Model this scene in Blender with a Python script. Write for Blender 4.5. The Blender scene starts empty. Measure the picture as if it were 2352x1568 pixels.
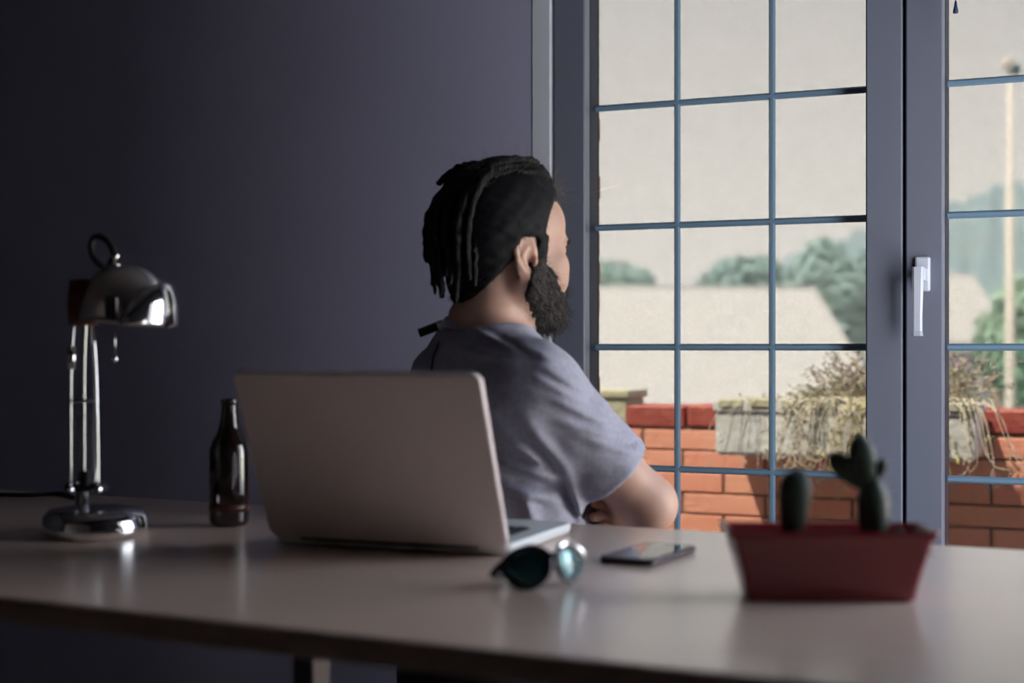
import bpy, bmesh, math, random
import numpy as np
from mathutils import Vector, Matrix

S = bpy.context.scene
COL = S.collection
PI = math.pi

# ------------------------------------------------------------------ camera, sky, sun, exposure
YAW = math.radians(23.66)
CT, ST = math.cos(YAW), math.sin(YAW)
FPX = 3267.0
CAMZ = 0.99
DESK = 0.74
cam_data = bpy.data.cameras.new('camera')
cam = bpy.data.objects.new('camera', cam_data)
COL.objects.link(cam)
cam.location = (0, 0, CAMZ)
cam.rotation_euler = (PI / 2, 0, YAW)
cam_data.sensor_width = 36
cam_data.lens = FPX / 2352 * 36
cam_data.shift_y = 13 / 2352
cam_data.clip_start = 0.05
cam_data.clip_end = 3000
cam_data.dof.use_dof = True
cam_data.dof.focus_distance = 2.7
cam_data.dof.aperture_fstop = 2.8
S.camera = cam

S.view_settings.view_transform = 'Standard'
S.view_settings.look = 'None'
S.view_settings.gamma = 1
S.view_settings.exposure = 0.0
S.view_settings.use_curve_mapping = False

world = bpy.data.worlds.new('sky')
S.world = world
world.use_nodes = True
wn = world.node_tree
wn.nodes.clear()
w_out = wn.nodes.new('ShaderNodeOutputWorld')
w_bg = wn.nodes.new('ShaderNodeBackground')
w_tc = wn.nodes.new('ShaderNodeTexCoord')
w_sep = wn.nodes.new('ShaderNodeSeparateXYZ')
w_ramp = wn.nodes.new('ShaderNodeValToRGB')
wn.links.new(w_tc.outputs['Generated'], w_sep.inputs[0])
wn.links.new(w_sep.outputs['Z'], w_ramp.inputs[0])
wn.links.new(w_ramp.outputs[0], w_bg.inputs[0])
wn.links.new(w_bg.outputs[0], w_out.inputs[0])
cr = w_ramp.color_ramp
cr.elements[0].position = 0.0
cr.elements[0].color = (0.76, 0.78, 0.82, 1)
cr.elements[1].position = 1.0
cr.elements[1].color = (0.34, 0.49, 0.76, 1)
e = cr.elements.new(0.09); e.color = (0.71, 0.726, 0.756, 1)
e = cr.elements.new(0.25); e.color = (0.53, 0.54, 0.58, 1)
e = cr.elements.new(0.5); e.color = (0.46, 0.54, 0.66, 1)
SKYK = 18.0                       # daylight level; the door glass has an added tint that dims the view outside
w_bg.inputs['Strength'].default_value = SKYK

sun_d = bpy.data.lights.new('sun', 'SUN')
sun_d.energy = 5.6 * 18.0
sun_d.angle = math.radians(0.6)
sun_d.color = (1.0, 0.93, 0.82)
sun = bpy.data.objects.new('sun', sun_d)
COL.objects.link(sun)
SUN_DIR = Vector((1.0, 1.28, -3.0)).normalized()
sun.rotation_euler = SUN_DIR.to_track_quat('-Z', 'Y').to_euler()
sun.location = (-8, -3, 9)

random.seed(7)
RNG = np.random.default_rng(11)

# ------------------------------------------------------------------ helpers
def at(px, py, Z):
    """point seen at pixel (px,py) of the 2352x1568 frame, Z metres ahead of the camera"""
    u = (px - 1176) / FPX
    return Vector((Z * (-ST + u * CT), Z * (CT + u * ST), CAMZ + Z * (797 - py) / FPX))

def on_z(px, py, z):
    return at(px, py, (CAMZ - z) * FPX / (py - 797))

def tag(o, label=None, cat=None, group=None, kind=None):
    if label: o['label'] = label
    if cat: o['category'] = cat
    if group: o['group'] = group
    if kind: o['kind'] = kind
    return o

def empty(name, loc=(0, 0, 0), rz=0.0):
    o = bpy.data.objects.new(name, None)
    COL.objects.link(o)
    o.location = loc
    o.rotation_euler = (0, 0, rz)
    o.empty_display_size = 0.05
    return o

def link(name, me, mat, parent=None, smooth=False):
    o = bpy.data.objects.new(name, me)
    COL.objects.link(o)
    if mat is not None and len(me.materials) == 0:
        me.materials.append(mat)
    if parent is not None:
        o.parent = parent
    if smooth:
        me.polygons.foreach_set('use_smooth', [True] * len(me.polygons))
    return o

def mk(name, bm, mat, parent=None, smooth=False):
    me = bpy.data.meshes.new(name)
    bmesh.ops.recalc_face_normals(bm, faces=bm.faces[:])
    bm.to_mesh(me)
    bm.free()
    return link(name, me, mat, parent, smooth)

def box(bm, c, size, rot=None, bevel=0.0, seg=1):
    m = Matrix.Translation(c)
    if rot is not None:
        m = m @ rot.to_4x4()
    r = bmesh.ops.create_cube(bm, size=1.0, matrix=m @ Matrix.Diagonal((*size, 1)))
    if bevel > 0:
        es = list({e for v in r['verts'] for e in v.link_edges})
        bmesh.ops.bevel(bm, geom=es, offset=bevel, segments=seg, profile=0.5, affect='EDGES')

def boxb(bm, x0, x1, y0, y1, z0, z1, bevel=0.0, seg=1):
    box(bm, ((x0 + x1) / 2, (y0 + y1) / 2, (z0 + z1) / 2), (abs(x1 - x0), abs(y1 - y0), abs(z1 - z0)), None, bevel, seg)

def frame_of(t):
    t = t.normalized()
    a = Vector((0, 0, 1)) if abs(t.z) < 0.9 else Vector((1, 0, 0))
    n = t.cross(a).normalized()
    return n, t.cross(n).normalized()

def tube(bm, pts, r, seg=10, cap=True):
    pts = [Vector(p) for p in pts]
    rs = r if isinstance(r, (list, tuple)) else [r] * len(pts)
    rings = []
    n_prev = None
    for i, p in enumerate(pts):
        t = (pts[min(i + 1, len(pts) - 1)] - pts[max(i - 1, 0)]).normalized()
        if n_prev is None:
            n, b = frame_of(t)
        else:
            n = (n_prev - t * n_prev.dot(t))
            n = n.normalized() if n.length > 1e-6 else frame_of(t)[0]
            b = t.cross(n).normalized()
        n_prev = n
        rings.append([bm.verts.new(p + (n * math.cos(2 * PI * k / seg) + b * math.sin(2 * PI * k / seg)) * rs[i]) for k in range(seg)])
    for a, b_ in zip(rings, rings[1:]):
        for k in range(seg):
            bm.faces.new((a[k], a[(k + 1) % seg], b_[(k + 1) % seg], b_[k]))
    if cap:
        bm.faces.new(rings[0][::-1]); bm.faces.new(rings[-1])

def lathe(bm, prof, seg=48, axis=None, cap_ends=True):
    """prof: list of (r, z); axis: Matrix placing local z axis"""
    m = axis or Matrix.Identity(4)
    rings = []
    for r, z in prof:
        if r < 1e-5:
            rings.append([bm.verts.new(m @ Vector((0, 0, z)))])
        else:
            rings.append([bm.verts.new(m @ Vector((r * math.cos(2 * PI * k / seg), r * math.sin(2 * PI * k / seg), z))) for k in range(seg)])
    for a, b in zip(rings, rings[1:]):
        if len(a) == 1 and len(b) == 1: continue
        for k in range(seg):
            k2 = (k + 1) % seg
            if len(a) == 1: bm.faces.new((a[0], b[k2], b[k]))
            elif len(b) == 1: bm.faces.new((a[k], a[k2], b[0]))
            else: bm.faces.new((a[k], a[k2], b[k2], b[k]))

def catmull(P, n=6):
    P = [Vector(p) for p in P]
    out = []
    for i in range(len(P) - 1):
        p0 = P[max(i - 1, 0)]; p1 = P[i]; p2 = P[i + 1]; p3 = P[min(i + 2, len(P) - 1)]
        for j in range(n):
            t = j / n
            out.append(0.5 * ((2 * p1) + (p2 - p0) * t + (2 * p0 - 5 * p1 + 4 * p2 - p3) * t * t + (3 * p1 - p0 - 3 * p2 + p3) * t ** 3))
    out.append(P[-1])
    return out

# ------------------------------------------------------------------ materials
def mat(name, color, rough=0.5, metal=0.0, spec=0.5, coat=0.0, sss=0.0, noise=None, bump=None, coat_rough=0.1):
    """noise=(scale, second colour, contrast, stretch xyz)  bump=(scale, strength)"""
    m = bpy.data.materials.new(name)
    m.use_nodes = True
    nt = m.node_tree
    b = nt.nodes['Principled BSDF']
    b.inputs['Base Color'].default_value = (*color, 1)
    b.inputs['Roughness'].default_value = rough
    b.inputs['Metallic'].default_value = metal
    b.inputs['Specular IOR Level'].default_value = spec
    b.inputs['Coat Weight'].default_value = coat
    b.inputs['Coat Roughness'].default_value = coat_rough
    if sss:
        b.inputs['Subsurface Weight'].default_value = sss
        b.inputs['Subsurface Radius'].default_value = (0.012, 0.004, 0.002)
        b.inputs['Subsurface Scale'].default_value = 1.0
    if noise or bump:
        tc = nt.nodes.new('ShaderNodeTexCoord')
    if noise:
        sc, c2, lo, hi, st = noise
        mp = nt.nodes.new('ShaderNodeMapping'); mp.inputs['Scale'].default_value = st
        nz = nt.nodes.new('ShaderNodeTexNoise'); nz.inputs['Scale'].default_value = sc
        nz.inputs['Detail'].default_value = 5; nz.inputs['Roughness'].default_value = 0.6
        rp = nt.nodes.new('ShaderNodeValToRGB')
        rp.color_ramp.elements[0].position = lo; rp.color_ramp.elements[0].color = (*color, 1)
        rp.color_ramp.elements[1].position = hi; rp.color_ramp.elements[1].color = (*c2, 1)
        nt.links.new(tc.outputs['Object'], mp.inputs[0]); nt.links.new(mp.outputs[0], nz.inputs[0])
        nt.links.new(nz.outputs['Fac'], rp.inputs[0]); nt.links.new(rp.outputs[0], b.inputs['Base Color'])
    if bump:
        nb = nt.nodes.new('ShaderNodeTexNoise'); nb.inputs['Scale'].default_value = bump[0]; nb.inputs['Detail'].default_value = 4
        bp = nt.nodes.new('ShaderNodeBump'); bp.inputs['Strength'].default_value = bump[1]; bp.inputs['Distance'].default_value = 0.01
        nt.links.new(tc.outputs['Object'], nb.inputs[0]); nt.links.new(nb.outputs['Fac'], bp.inputs['Height'])
        nt.links.new(bp.outputs[0], b.inputs['Normal'])
    return m

M = {}
M['wall'] = mat('slate_lilac_wall_paint', (0.40, 0.385, 0.52), 0.9, spec=0.2, bump=(60, 0.04))
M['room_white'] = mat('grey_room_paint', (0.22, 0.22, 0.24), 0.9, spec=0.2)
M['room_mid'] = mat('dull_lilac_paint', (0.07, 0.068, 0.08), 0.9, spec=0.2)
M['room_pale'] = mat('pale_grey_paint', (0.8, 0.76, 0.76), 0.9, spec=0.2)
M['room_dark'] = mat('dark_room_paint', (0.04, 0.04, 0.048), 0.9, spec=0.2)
M['floor'] = mat('wood_floor', (0.10, 0.08, 0.07), 0.45, noise=(4, (0.14, 0.115, 0.10), 0.35, 0.7, (1, 12, 1)))
M['pvc'] = mat('shaded_white_plastic', (0.165, 0.175, 0.225), 0.35)  # white plastic with the room's shade put into its colour
M['trim'] = mat('lit_white_trim', (0.66, 0.67, 0.74), 0.4)  # same white plastic, left side of the frame coloured lighter as if lit
M['handle'] = mat('white_handle_plastic', (0.55, 0.58, 0.66), 0.3)
M['bar'] = mat('blue_grey_glazing_bar', (0.16, 0.25, 0.34), 0.3)
M['gasket'] = mat('dark_rubber_gasket', (0.012, 0.018, 0.035), 0.6)
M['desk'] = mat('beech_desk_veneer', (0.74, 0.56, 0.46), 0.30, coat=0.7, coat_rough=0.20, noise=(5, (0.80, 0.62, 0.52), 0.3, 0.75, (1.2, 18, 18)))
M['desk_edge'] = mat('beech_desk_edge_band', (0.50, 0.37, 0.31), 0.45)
M['desk_leg'] = mat('grey_steel_leg', (0.045, 0.045, 0.06), 0.45, metal=0.0)
M['nickel'] = mat('satin_nickel', (0.86, 0.80, 0.75), 0.24, metal=1.0)
M['hair_short'] = mat('short_black_hair', (0.006, 0.006, 0.009), 0.7, spec=0.2, bump=(300, 0.12))
M['chrome'] = mat('polished_chrome', (0.80, 0.80, 0.82), 0.09, metal=1.0)
M['black'] = mat('black_plastic', (0.012, 0.012, 0.016), 0.35)
M['bottle'] = mat('dark_brown_bottle_glass', (0.012, 0.006, 0.005), 0.06, coat=0.6)
M['label_red'] = mat('dark_red_bottle_print', (0.06, 0.012, 0.012), 0.4)
M['alu'] = mat('pale_laptop_shell', (0.86, 0.77, 0.76), 0.30, metal=0.15, coat=0.3, coat_rough=0.18)
M['alu_top'] = mat('silver_laptop_deck', (0.86, 0.90, 0.92), 0.3, metal=0.1)
M['key'] = mat('black_laptop_key', (0.02, 0.02, 0.028), 0.5)
M['screen'] = mat('dark_glass_screen', (0.01, 0.01, 0.014), 0.05)
M['phone'] = mat('dark_phone_case', (0.045, 0.03, 0.045), 0.35)
M['lens'] = mat('teal_reflection_lens', (0.02, 0.10, 0.11), 0.08, metal=0.5, coat=0.5)  # dark lens with its teal reflection put into the base colour
M['frame_dark'] = mat('dark_navy_glasses_frame', (0.01, 0.014, 0.03), 0.25)
M['pot'] = mat('dark_red_glazed_pot', (0.20, 0.010, 0.016), 0.3, coat=0.3)
M['soil'] = mat('dark_soil', (0.03, 0.02, 0.016), 0.95, bump=(90, 0.8))
M['cactus'] = mat('dark_green_cactus', (0.018, 0.034, 0.024), 0.55, noise=(60, (0.03, 0.052, 0.03), 0.4, 0.7, (1, 1, 1)))
M['spine'] = mat('pale_cactus_spine', (0.45, 0.42, 0.33), 0.6)
M['skin'] = mat('fair_skin', (0.60, 0.37, 0.29), 0.5, sss=0.35, noise=(30, (0.55, 0.33, 0.26), 0.4, 0.7, (1, 1, 1)))
M['shirt'] = mat('heather_grey_cotton', (0.37, 0.37, 0.47), 0.9, spec=0.15, noise=(140, (0.45, 0.45, 0.56), 0.35, 0.65, (1, 1, 1)), bump=(420, 0.12))
M['hair'] = mat('black_hair', (0.006, 0.006, 0.009), 0.65, spec=0.25, noise=(160, (0.012, 0.011, 0.013), 0.4, 0.7, (1, 1, 0.3)), bump=(220, 0.6))
M['strand'] = mat('lit_hair_strand', (0.22, 0.185, 0.15), 0.4)  # black hair paled so the loose strands look caught by light
M['beard'] = mat('dark_brown_beard', (0.025, 0.018, 0.016), 0.6, bump=(200, 0.8))
M['bead'] = mat('silver_hair_bead', (0.7, 0.75, 0.75), 0.25, metal=0.8)
M['white_pl'] = mat('white_plastic', (0.75, 0.76, 0.75), 0.4)
M['jeans'] = mat('dark_navy_denim', (0.025, 0.028, 0.055), 0.9)
M['eye'] = mat('eyeball', (0.6, 0.58, 0.55), 0.1)
M['brick'] = [mat('red_brick_%d' % i, c, 0.85, spec=0.2, noise=(14, c2, 0.35, 0.75, (1, 1, 2)), bump=(70, 0.3)) for i, (c, c2) in enumerate((
    ((0.74, 0.355, 0.245), (0.68, 0.28, 0.20)), ((0.70, 0.31, 0.225), (0.76, 0.39, 0.28)),
    ((0.76, 0.39, 0.27), (0.68, 0.295, 0.21)), ((0.70, 0.285, 0.21), (0.74, 0.355, 0.25))))]
M['brick_cap'] = mat('dark_red_capping_brick', (0.30, 0.055, 0.05), 0.6, noise=(16, (0.40, 0.11, 0.075), 0.35, 0.7, (1, 1, 2)), bump=(60, 0.3))
M['mortar'] = mat('grey_brown_mortar', (0.20, 0.165, 0.14), 0.95, bump=(90, 0.3))
M['jamb_mortar'] = mat('pale_mortar', (0.62, 0.60, 0.54), 0.95)
M['concrete'] = mat('weathered_pale_concrete', (0.66, 0.70, 0.74), 0.9, noise=(7, (0.38, 0.42, 0.42), 0.42, 0.72, (1, 1, 1.5)), bump=(50, 0.4))
M['pillar'] = mat('mossy_grey_stone', (0.42, 0.43, 0.36), 0.9, noise=(8, (0.47, 0.45, 0.25), 0.45, 0.7, (1, 1, 1)), bump=(40, 0.4))
M['tile_floor'] = mat('pale_terrace_tile', (0.68, 0.58, 0.52), 0.7)
M['render'] = mat('cream_house_render', (0.38, 0.38, 0.375), 0.9)
M['roof'] = mat('pale_fibre_roof', (0.39, 0.39, 0.39), 0.8)
M['dry'] = mat('dry_straw_stem', (0.66, 0.61, 0.52), 0.8)
M['dry_leaf'] = mat('grey_green_leaf', (0.36, 0.36, 0.25), 0.8)
M['flower'] = mat('faded_lilac_flower', (0.45, 0.33, 0.42), 0.8)
M['yellow_leaf'] = mat('yellow_green_leaf', (0.55, 0.55, 0.16), 0.8)
M['bark'] = mat('grey_bark', (0.20, 0.16, 0.12), 0.9)
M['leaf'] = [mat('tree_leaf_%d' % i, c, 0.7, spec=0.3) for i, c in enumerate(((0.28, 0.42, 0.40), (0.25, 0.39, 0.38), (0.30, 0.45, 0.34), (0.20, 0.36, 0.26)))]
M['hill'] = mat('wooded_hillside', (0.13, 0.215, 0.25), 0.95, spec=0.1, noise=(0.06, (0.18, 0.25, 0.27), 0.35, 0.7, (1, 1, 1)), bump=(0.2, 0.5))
M['ground'] = mat('dry_grass_ground', (0.27, 0.27, 0.20), 0.95, noise=(0.3, (0.32, 0.31, 0.25), 0.3, 0.7, (1, 1, 1)))
M['post'] = mat('pale_concrete_post', (0.55, 0.52, 0.48), 0.8)
M['lamp_head'] = mat('dark_teal_lamp_head', (0.05, 0.12, 0.13), 0.5)
M['wire'] = mat('grey_cable', (0.12, 0.13, 0.14), 0.6)
M['cord'] = mat('dark_blue_cord', (0.02, 0.04, 0.10), 0.6)

def glass_mat(name, tint, fac):
    m = bpy.data.materials.new(name)
    m.use_nodes = True
    nt = m.node_tree
    nt.nodes.clear()
    o = nt.nodes.new('ShaderNodeOutputMaterial')
    mx = nt.nodes.new('ShaderNodeMixShader')
    tr = nt.nodes.new('ShaderNodeBsdfTransparent'); tr.inputs[0].default_value = (*tint, 1)
    gl = nt.nodes.new('ShaderNodeBsdfGlossy'); gl.inputs['Roughness'].default_value = 0.02
    fr = nt.nodes.new('ShaderNodeFresnel'); fr.inputs[0].default_value = fac
    nt.links.new(fr.outputs[0], mx.inputs[0]); nt.links.new(tr.outputs[0], mx.inputs[1]); nt.links.new(gl.outputs[0], mx.inputs[2])
    nt.links.new(mx.outputs[0], o.inputs[0])
    return m
M['glass'] = glass_mat('dimming_door_glass', [(t_ / SKYK) ** .5 for t_ in (1.0, .945, .83)], 1.15)  # tint added to dim and warm the outdoors against the raised sky
M['glass_clear'] = glass_mat('clear_window_glass', (0.98, 0.985, 0.98), 1.2)

# ------------------------------------------------------------------ room shell
XL, XR, YB, YW, YO, CEIL = -3.15, 0.58, -1.9, 2.957, 3.27, 2.55
OX0, OX1, OZ1 = -1.245, 0.386, 2.22      # door opening

def slab(name, x0, x1, y0, y1, z0, z1, m, label, cat, kind='structure', parent=None):
    bm = bmesh.new(); boxb(bm, x0, x1, y0, y1, z0, z1)
    o = mk(name, bm, m, parent)
    if parent is None: tag(o, label, cat, kind=kind)
    return o

slab('floor', XL - .1, XR + .1, YB - .1, YO, -0.12, 0.0, M['floor'], 'wooden floor of the room below the desk', 'floor')
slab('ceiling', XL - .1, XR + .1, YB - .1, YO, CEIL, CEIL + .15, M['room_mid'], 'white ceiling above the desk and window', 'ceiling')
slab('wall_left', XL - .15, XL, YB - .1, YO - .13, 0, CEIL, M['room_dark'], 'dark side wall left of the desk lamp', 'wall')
WY0, WY1, WZ0, WZ1 = 1.50, 2.92, .10, 1.80            # window in the right-hand wall
bm = bmesh.new()
boxb(bm, XR, XR + .15, YB - .1, WY0, 0, CEIL); boxb(bm, XR, XR + .15, WY1, YO - .13, 0, CEIL)
boxb(bm, XR, XR + .15, WY0, WY1, 0, WZ0); boxb(bm, XR, XR + .15, WY0, WY1, WZ1, CEIL)
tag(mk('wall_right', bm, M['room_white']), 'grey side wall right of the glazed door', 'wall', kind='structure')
win2 = tag(empty('window_1', (XR + .075, (WY0 + WY1) / 2, WZ0)), 'side window in the wall right of the desk', 'window', kind='structure')
def w2part(nm, a, m):
    bm = bmesh.new(); boxb(bm, *a); o = mk(nm, bm, m, win2); o.location = -Vector(win2.location)
for y0_, y1_, z0_, z1_ in ((WY0, WY0 + .05, WZ0, WZ1), (WY1 - .05, WY1, WZ0, WZ1), ((WY0 + WY1) / 2 - .04, (WY0 + WY1) / 2 + .04, WZ0, WZ1), (WY0, WY1, WZ0, WZ0 + .05), (WY0, WY1, WZ1 - .05, WZ1)):
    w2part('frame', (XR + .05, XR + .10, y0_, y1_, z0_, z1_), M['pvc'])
for y0_, y1_ in ((WY0 + .05, (WY0 + WY1) / 2 - .04), ((WY0 + WY1) / 2 + .04, WY1 - .05)):
    w2part('pane', (XR + .073, XR + .077, y0_, y1_, WZ0 + .05, WZ1 - .05), M['glass_clear'])
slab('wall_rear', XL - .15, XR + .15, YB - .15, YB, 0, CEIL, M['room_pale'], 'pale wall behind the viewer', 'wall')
bm = bmesh.new()                                         # window wall, plaster leaf with the opening
boxb(bm, XL, OX0, YW, YO - .13, 0, CEIL)
boxb(bm, OX1, XR, YW, YO - .13, 0, CEIL)
boxb(bm, OX0, OX1, YW, YO - .13, OZ1, CEIL)
wall_back = tag(mk('wall_back', bm, M['wall'], None), 'dark grey lilac wall behind the man and lamp', 'wall', kind='structure')
JX = -1.198                                              # outer brick leaf
bm = bmesh.new()
boxb(bm, -3.3, JX - .012, YO - .13, YO - .012, -3, 2.95)
boxb(bm, OX1, .73, YO - .13, YO - .012, -3, 2.95)
boxb(bm, JX - .012, OX1, YO - .13, YO - .012, 2.28, 2.95)
boxb(bm, JX - .012, OX1, YO - .13, YO - .012, -3, -.12)
boxb(bm, -3.3, .73, -3, YO - .13, 2.75, 2.95)
boxb(bm, -3.45, -3.3, -3, YO - .012, -3, 2.95)
facade = tag(mk('wall_outer', bm, M['jamb_mortar']), 'brick outer face of the house around the glazed door', 'wall', kind='structure')
def brick_mesh(name, sx, sy, sz, m, bev=0.004):
    bm = bmesh.new(); box(bm, (0, 0, 0), (sx, sy, sz), None, bev)
    me = bpy.data.meshes.new(name); bm.to_mesh(me); bm.free(); me.materials.append(m); return me
jb = [brick_mesh('jamb_brick', .24, .118, .0575, m, .003) for m in M['brick']]
for k in range(33):
    z = -.02 + .07 * k
    o = link('brick', jb[k % 4], None, facade)
    o.location = (JX - .12 - (.0 if k % 2 == 0 else .0) + random.uniform(-.002, .002), YO - .059, z)

bm = bmesh.new(); boxb(bm, 7.0, 7.3, -1.35, 3.3, -4.0, 5.5); boxb(bm, 6.9, 7.4, -1.45, 3.4, 5.5, 5.65)  # unseen wall, added so the back wall falls dark to the left
tag(mk('light_blocker_wall', bm, mat('light_blocker_dark', (.035, .035, .04), .8)), 'unseen dark wall added beyond the side window to block its light', 'wall', kind='structure')

# ------------------------------------------------------------------ glazed double door
YG = 3.03
Z_LINES = [0.18 + .27 * k for k in range(8)]
def boxpart(name, args, m, parent, bevel=.002):
    bm = bmesh.new(); boxb(bm, *args, bevel)
    return mk(name, bm, m, parent)

fr = tag(empty('trim_1', (OX0, YW, 0)), 'white plastic outer frame around the glazed double door', 'door frame', kind='structure')
def fpart(name, a, m=M['pvc'], bev=.003):
    bm = bmesh.new(); boxb(bm, *a, bev)
    o = mk(name, bm, m); o.parent = fr; o.location = -Vector(fr.location); return o
fpart('jamb', (OX0, -1.1975, 2.968, 3.13, 0, OZ1), M['trim'])
fpart('architrave', (OX0 - .002, -1.2, 2.9545, 2.985, 0, OZ1), M['trim'])
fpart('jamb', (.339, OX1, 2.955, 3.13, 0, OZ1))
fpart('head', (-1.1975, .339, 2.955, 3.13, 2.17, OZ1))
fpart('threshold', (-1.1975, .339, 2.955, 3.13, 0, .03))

def hexbar(bm, p0, p1, w, d):
    """glazing bar with bevelled inside and outside edges"""
    p0, p1 = Vector(p0), Vector(p1)
    t = (p1 - p0).normalized()
    n = Vector((0, 1, 0)); b = t.cross(n)
    prof = [(-w / 2, 0), (-w * .22, -d / 2), (w * .22, -d / 2), (w / 2, 0), (w * .22, d / 2), (-w * .22, d / 2)]
    r0 = [bm.verts.new(p0 + b * x + n * y) for x, y in prof]
    r1 = [bm.verts.new(p1 + b * x + n * y) for x, y in prof]
    for k in range(6):
        bm.faces.new((r0[k], r0[(k + 1) % 6], r1[(k + 1) % 6], r1[k]))
    bm.faces.new(r0[::-1]); bm.faces.new(r1)

def sash(name, x0, x1, gx0, gx1, vx, label, handle=False):
    rt = tag(empty(name, (x0, YG, 0)), label, 'glazed door', kind='structure')
    off = -Vector(rt.location)
    def add(nm, bm, m, par=rt):
        o = mk(nm, bm, m, par)
        if par is rt: o.location = off
        return o
    z0, z1 = .035, 2.165
    g0, g1 = Z_LINES[0], Z_LINES[-1]
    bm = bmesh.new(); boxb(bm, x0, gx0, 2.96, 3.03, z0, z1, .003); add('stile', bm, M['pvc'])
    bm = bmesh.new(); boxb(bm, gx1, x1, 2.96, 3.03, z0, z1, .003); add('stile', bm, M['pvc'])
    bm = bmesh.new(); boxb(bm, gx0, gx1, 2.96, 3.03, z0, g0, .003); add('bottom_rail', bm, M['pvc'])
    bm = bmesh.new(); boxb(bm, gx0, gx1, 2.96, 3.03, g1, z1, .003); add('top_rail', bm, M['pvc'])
    bm = bmesh.new()
    for a, b_ in ((gx0, gx0 + .0012), (gx1 - .0012, gx1)):
        boxb(bm, a, b_, 2.992, 3.05, g0, g1)
    boxb(bm, gx0, gx1, 3.0, 3.05, g0, g0 + .004); boxb(bm, gx0, gx1, 3.0, 3.05, g1 - .004, g1)
    add('gasket', bm, M['gasket'])
    xs = [gx0] + vx + [gx1]
    for x in vx:
        bm = bmesh.new(); hexbar(bm, (x, YG, g0), (x, YG, g1), .0145, .012); add('glazing_bar', bm, M['bar'])
    for z in Z_LINES[1:-1]:
        bm = bmesh.new(); hexbar(bm, (gx0, YG, z), (gx1, YG, z), .0145, .011); add('glazing_bar', bm, M['bar'])
    for i in range(3):
        for j in range(7):
            bm = bmesh.new(); boxb(bm, xs[i], xs[i + 1], YG + .012, YG + .016, Z_LINES[j], Z_LINES[j + 1])
            add('pane', bm, M['glass'])
    if handle:
        hx = -.392
        bm = bmesh.new(); boxb(bm, hx - .015, hx + .015, 2.95, 2.962, 1.102, 1.172, .004, 2)
        plate = add('handle_plate', bm, M['handle'])
        bm = bmesh.new()
        boxb(bm, hx - .009, hx + .011, 2.912, 2.952, 1.122, 1.148, .003, 2)
        pts = [(hx - .002, 2.905, 1.149), (hx - .003, 2.906, 1.10), (hx - .004, 2.909, 1.05), (hx - .004, 2.908, 1.022), (hx - .003, 2.903, 1.012)]
        rings = []
        for i, p in enumerate(pts):
            w = (.0115, .0105, .0095, .0098, .011)[i]; d = (.009, .006, .005, .0055, .007)[i]
            rings.append([bm.verts.new((p[0] + sx * w, p[1] + sy * d, p[2])) for sx, sy in ((-1, -.6), (-.6, -1), (.6, -1), (1, -.6), (1, .6), (.6, 1), (-.6, 1), (-1, .6))])
        for a, b_ in zip(rings, rings[1:]):
            for k in range(8): bm.faces.new((a[k], a[(k + 1) % 8], b_[(k + 1) % 8], b_[k]))
        bm.faces.new(rings[0]); bm.faces.new(rings[-1])
        h = mk('handle', bm, M['handle'], rt); h.location = off
    return rt

sash('door_1', -1.194, -.4325, -1.1205, -.506, [-.928, -.716], 'white glazed door leaf beside the man, grid of panes')
sash('door_2', -.4265, .3350, -.353, .2615, [-.149, .063], 'white glazed door leaf with the lever handle', True)
bm = bmesh.new(); boxb(bm, -.4335, -.4255, 2.985, 3.0, .03, 2.17)
o = mk('meeting_seal', bm, M['gasket'], fr); o.location = -Vector(fr.location)

# blind pull hanging in front of the right leaf
p = at(2195, 12, 2.78)
bp = tag(empty('blind_pull', p), 'small dark tassel of a blind cord at the top right', 'blind pull')
bm = bmesh.new(); lathe(bm, [(0, .008), (.0018, .008), (.0028, .0), (.0052, -.012), (.0045, -.0155), (0, -.016)], 16); mk('tassel', bm, M['cord'], bp, True)
bm = bmesh.new(); tube(bm, [(0, 0, .008), (0.0, .01, 2.2 - p.z), (0, 2.985 - p.y, 2.3 - p.z)], .0009, 6); mk('cord', bm, M['cord'], bp)

# ------------------------------------------------------------------ desk
DA = math.atan2(1.862 - 1.933, -.126 + 1.831)
def far_y(x): return 1.933 + (x + 1.831) * math.tan(DA)
desk = tag(empty('desk', (-.9, 1.48, 0)), 'long beech topped desk holding laptop, lamp and red pot', 'desk')
doff = -Vector(desk.location)
out = []
X0, X1 = -2.05, 0.30
N = 24
for i in range(N + 1):
    x = X0 + (X1 - X0) * i / N
    out.append((x, far_y(x)))
near = []
for i in range(N + 1):
    x = X1 + (X0 - X1) * i / N
    near.append((x, 1.062 + .11 * max(0, (-x - .25) / 1.8) ** 1.3))
bm = bmesh.new()
ring = out + near
vs0 = [bm.verts.new((x, y, DESK)) for x, y in ring]
f = bm.faces.new(vs0)
r = bmesh.ops.extrude_face_region(bm, geom=[f])
bmesh.ops.translate(bm, vec=(0, 0, -.026), verts=[g for g in r['geom'] if isinstance(g, bmesh.types.BMVert)])
bmesh.ops.recalc_face_normals(bm, faces=bm.faces[:])
es = [e for e in bm.edges if e.is_boundary is False and len(e.link_faces) == 2 and abs(e.link_faces[0].normal.z) + abs(e.link_faces[1].normal.z) > .9 and abs(abs(e.link_faces[0].normal.z) - abs(e.link_faces[1].normal.z)) > .5]
bmesh.ops.bevel(bm, geom=es, offset=.004, segments=2, profile=.5, affect='EDGES')
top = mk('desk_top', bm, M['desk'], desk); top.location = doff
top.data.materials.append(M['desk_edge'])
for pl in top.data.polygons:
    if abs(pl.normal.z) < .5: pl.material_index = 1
def dpart(name, args, m, bev=.002):
    bm = bmesh.new(); boxb(bm, *args, bev)
    o = mk(name, bm, m, desk); o.location = doff
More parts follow.
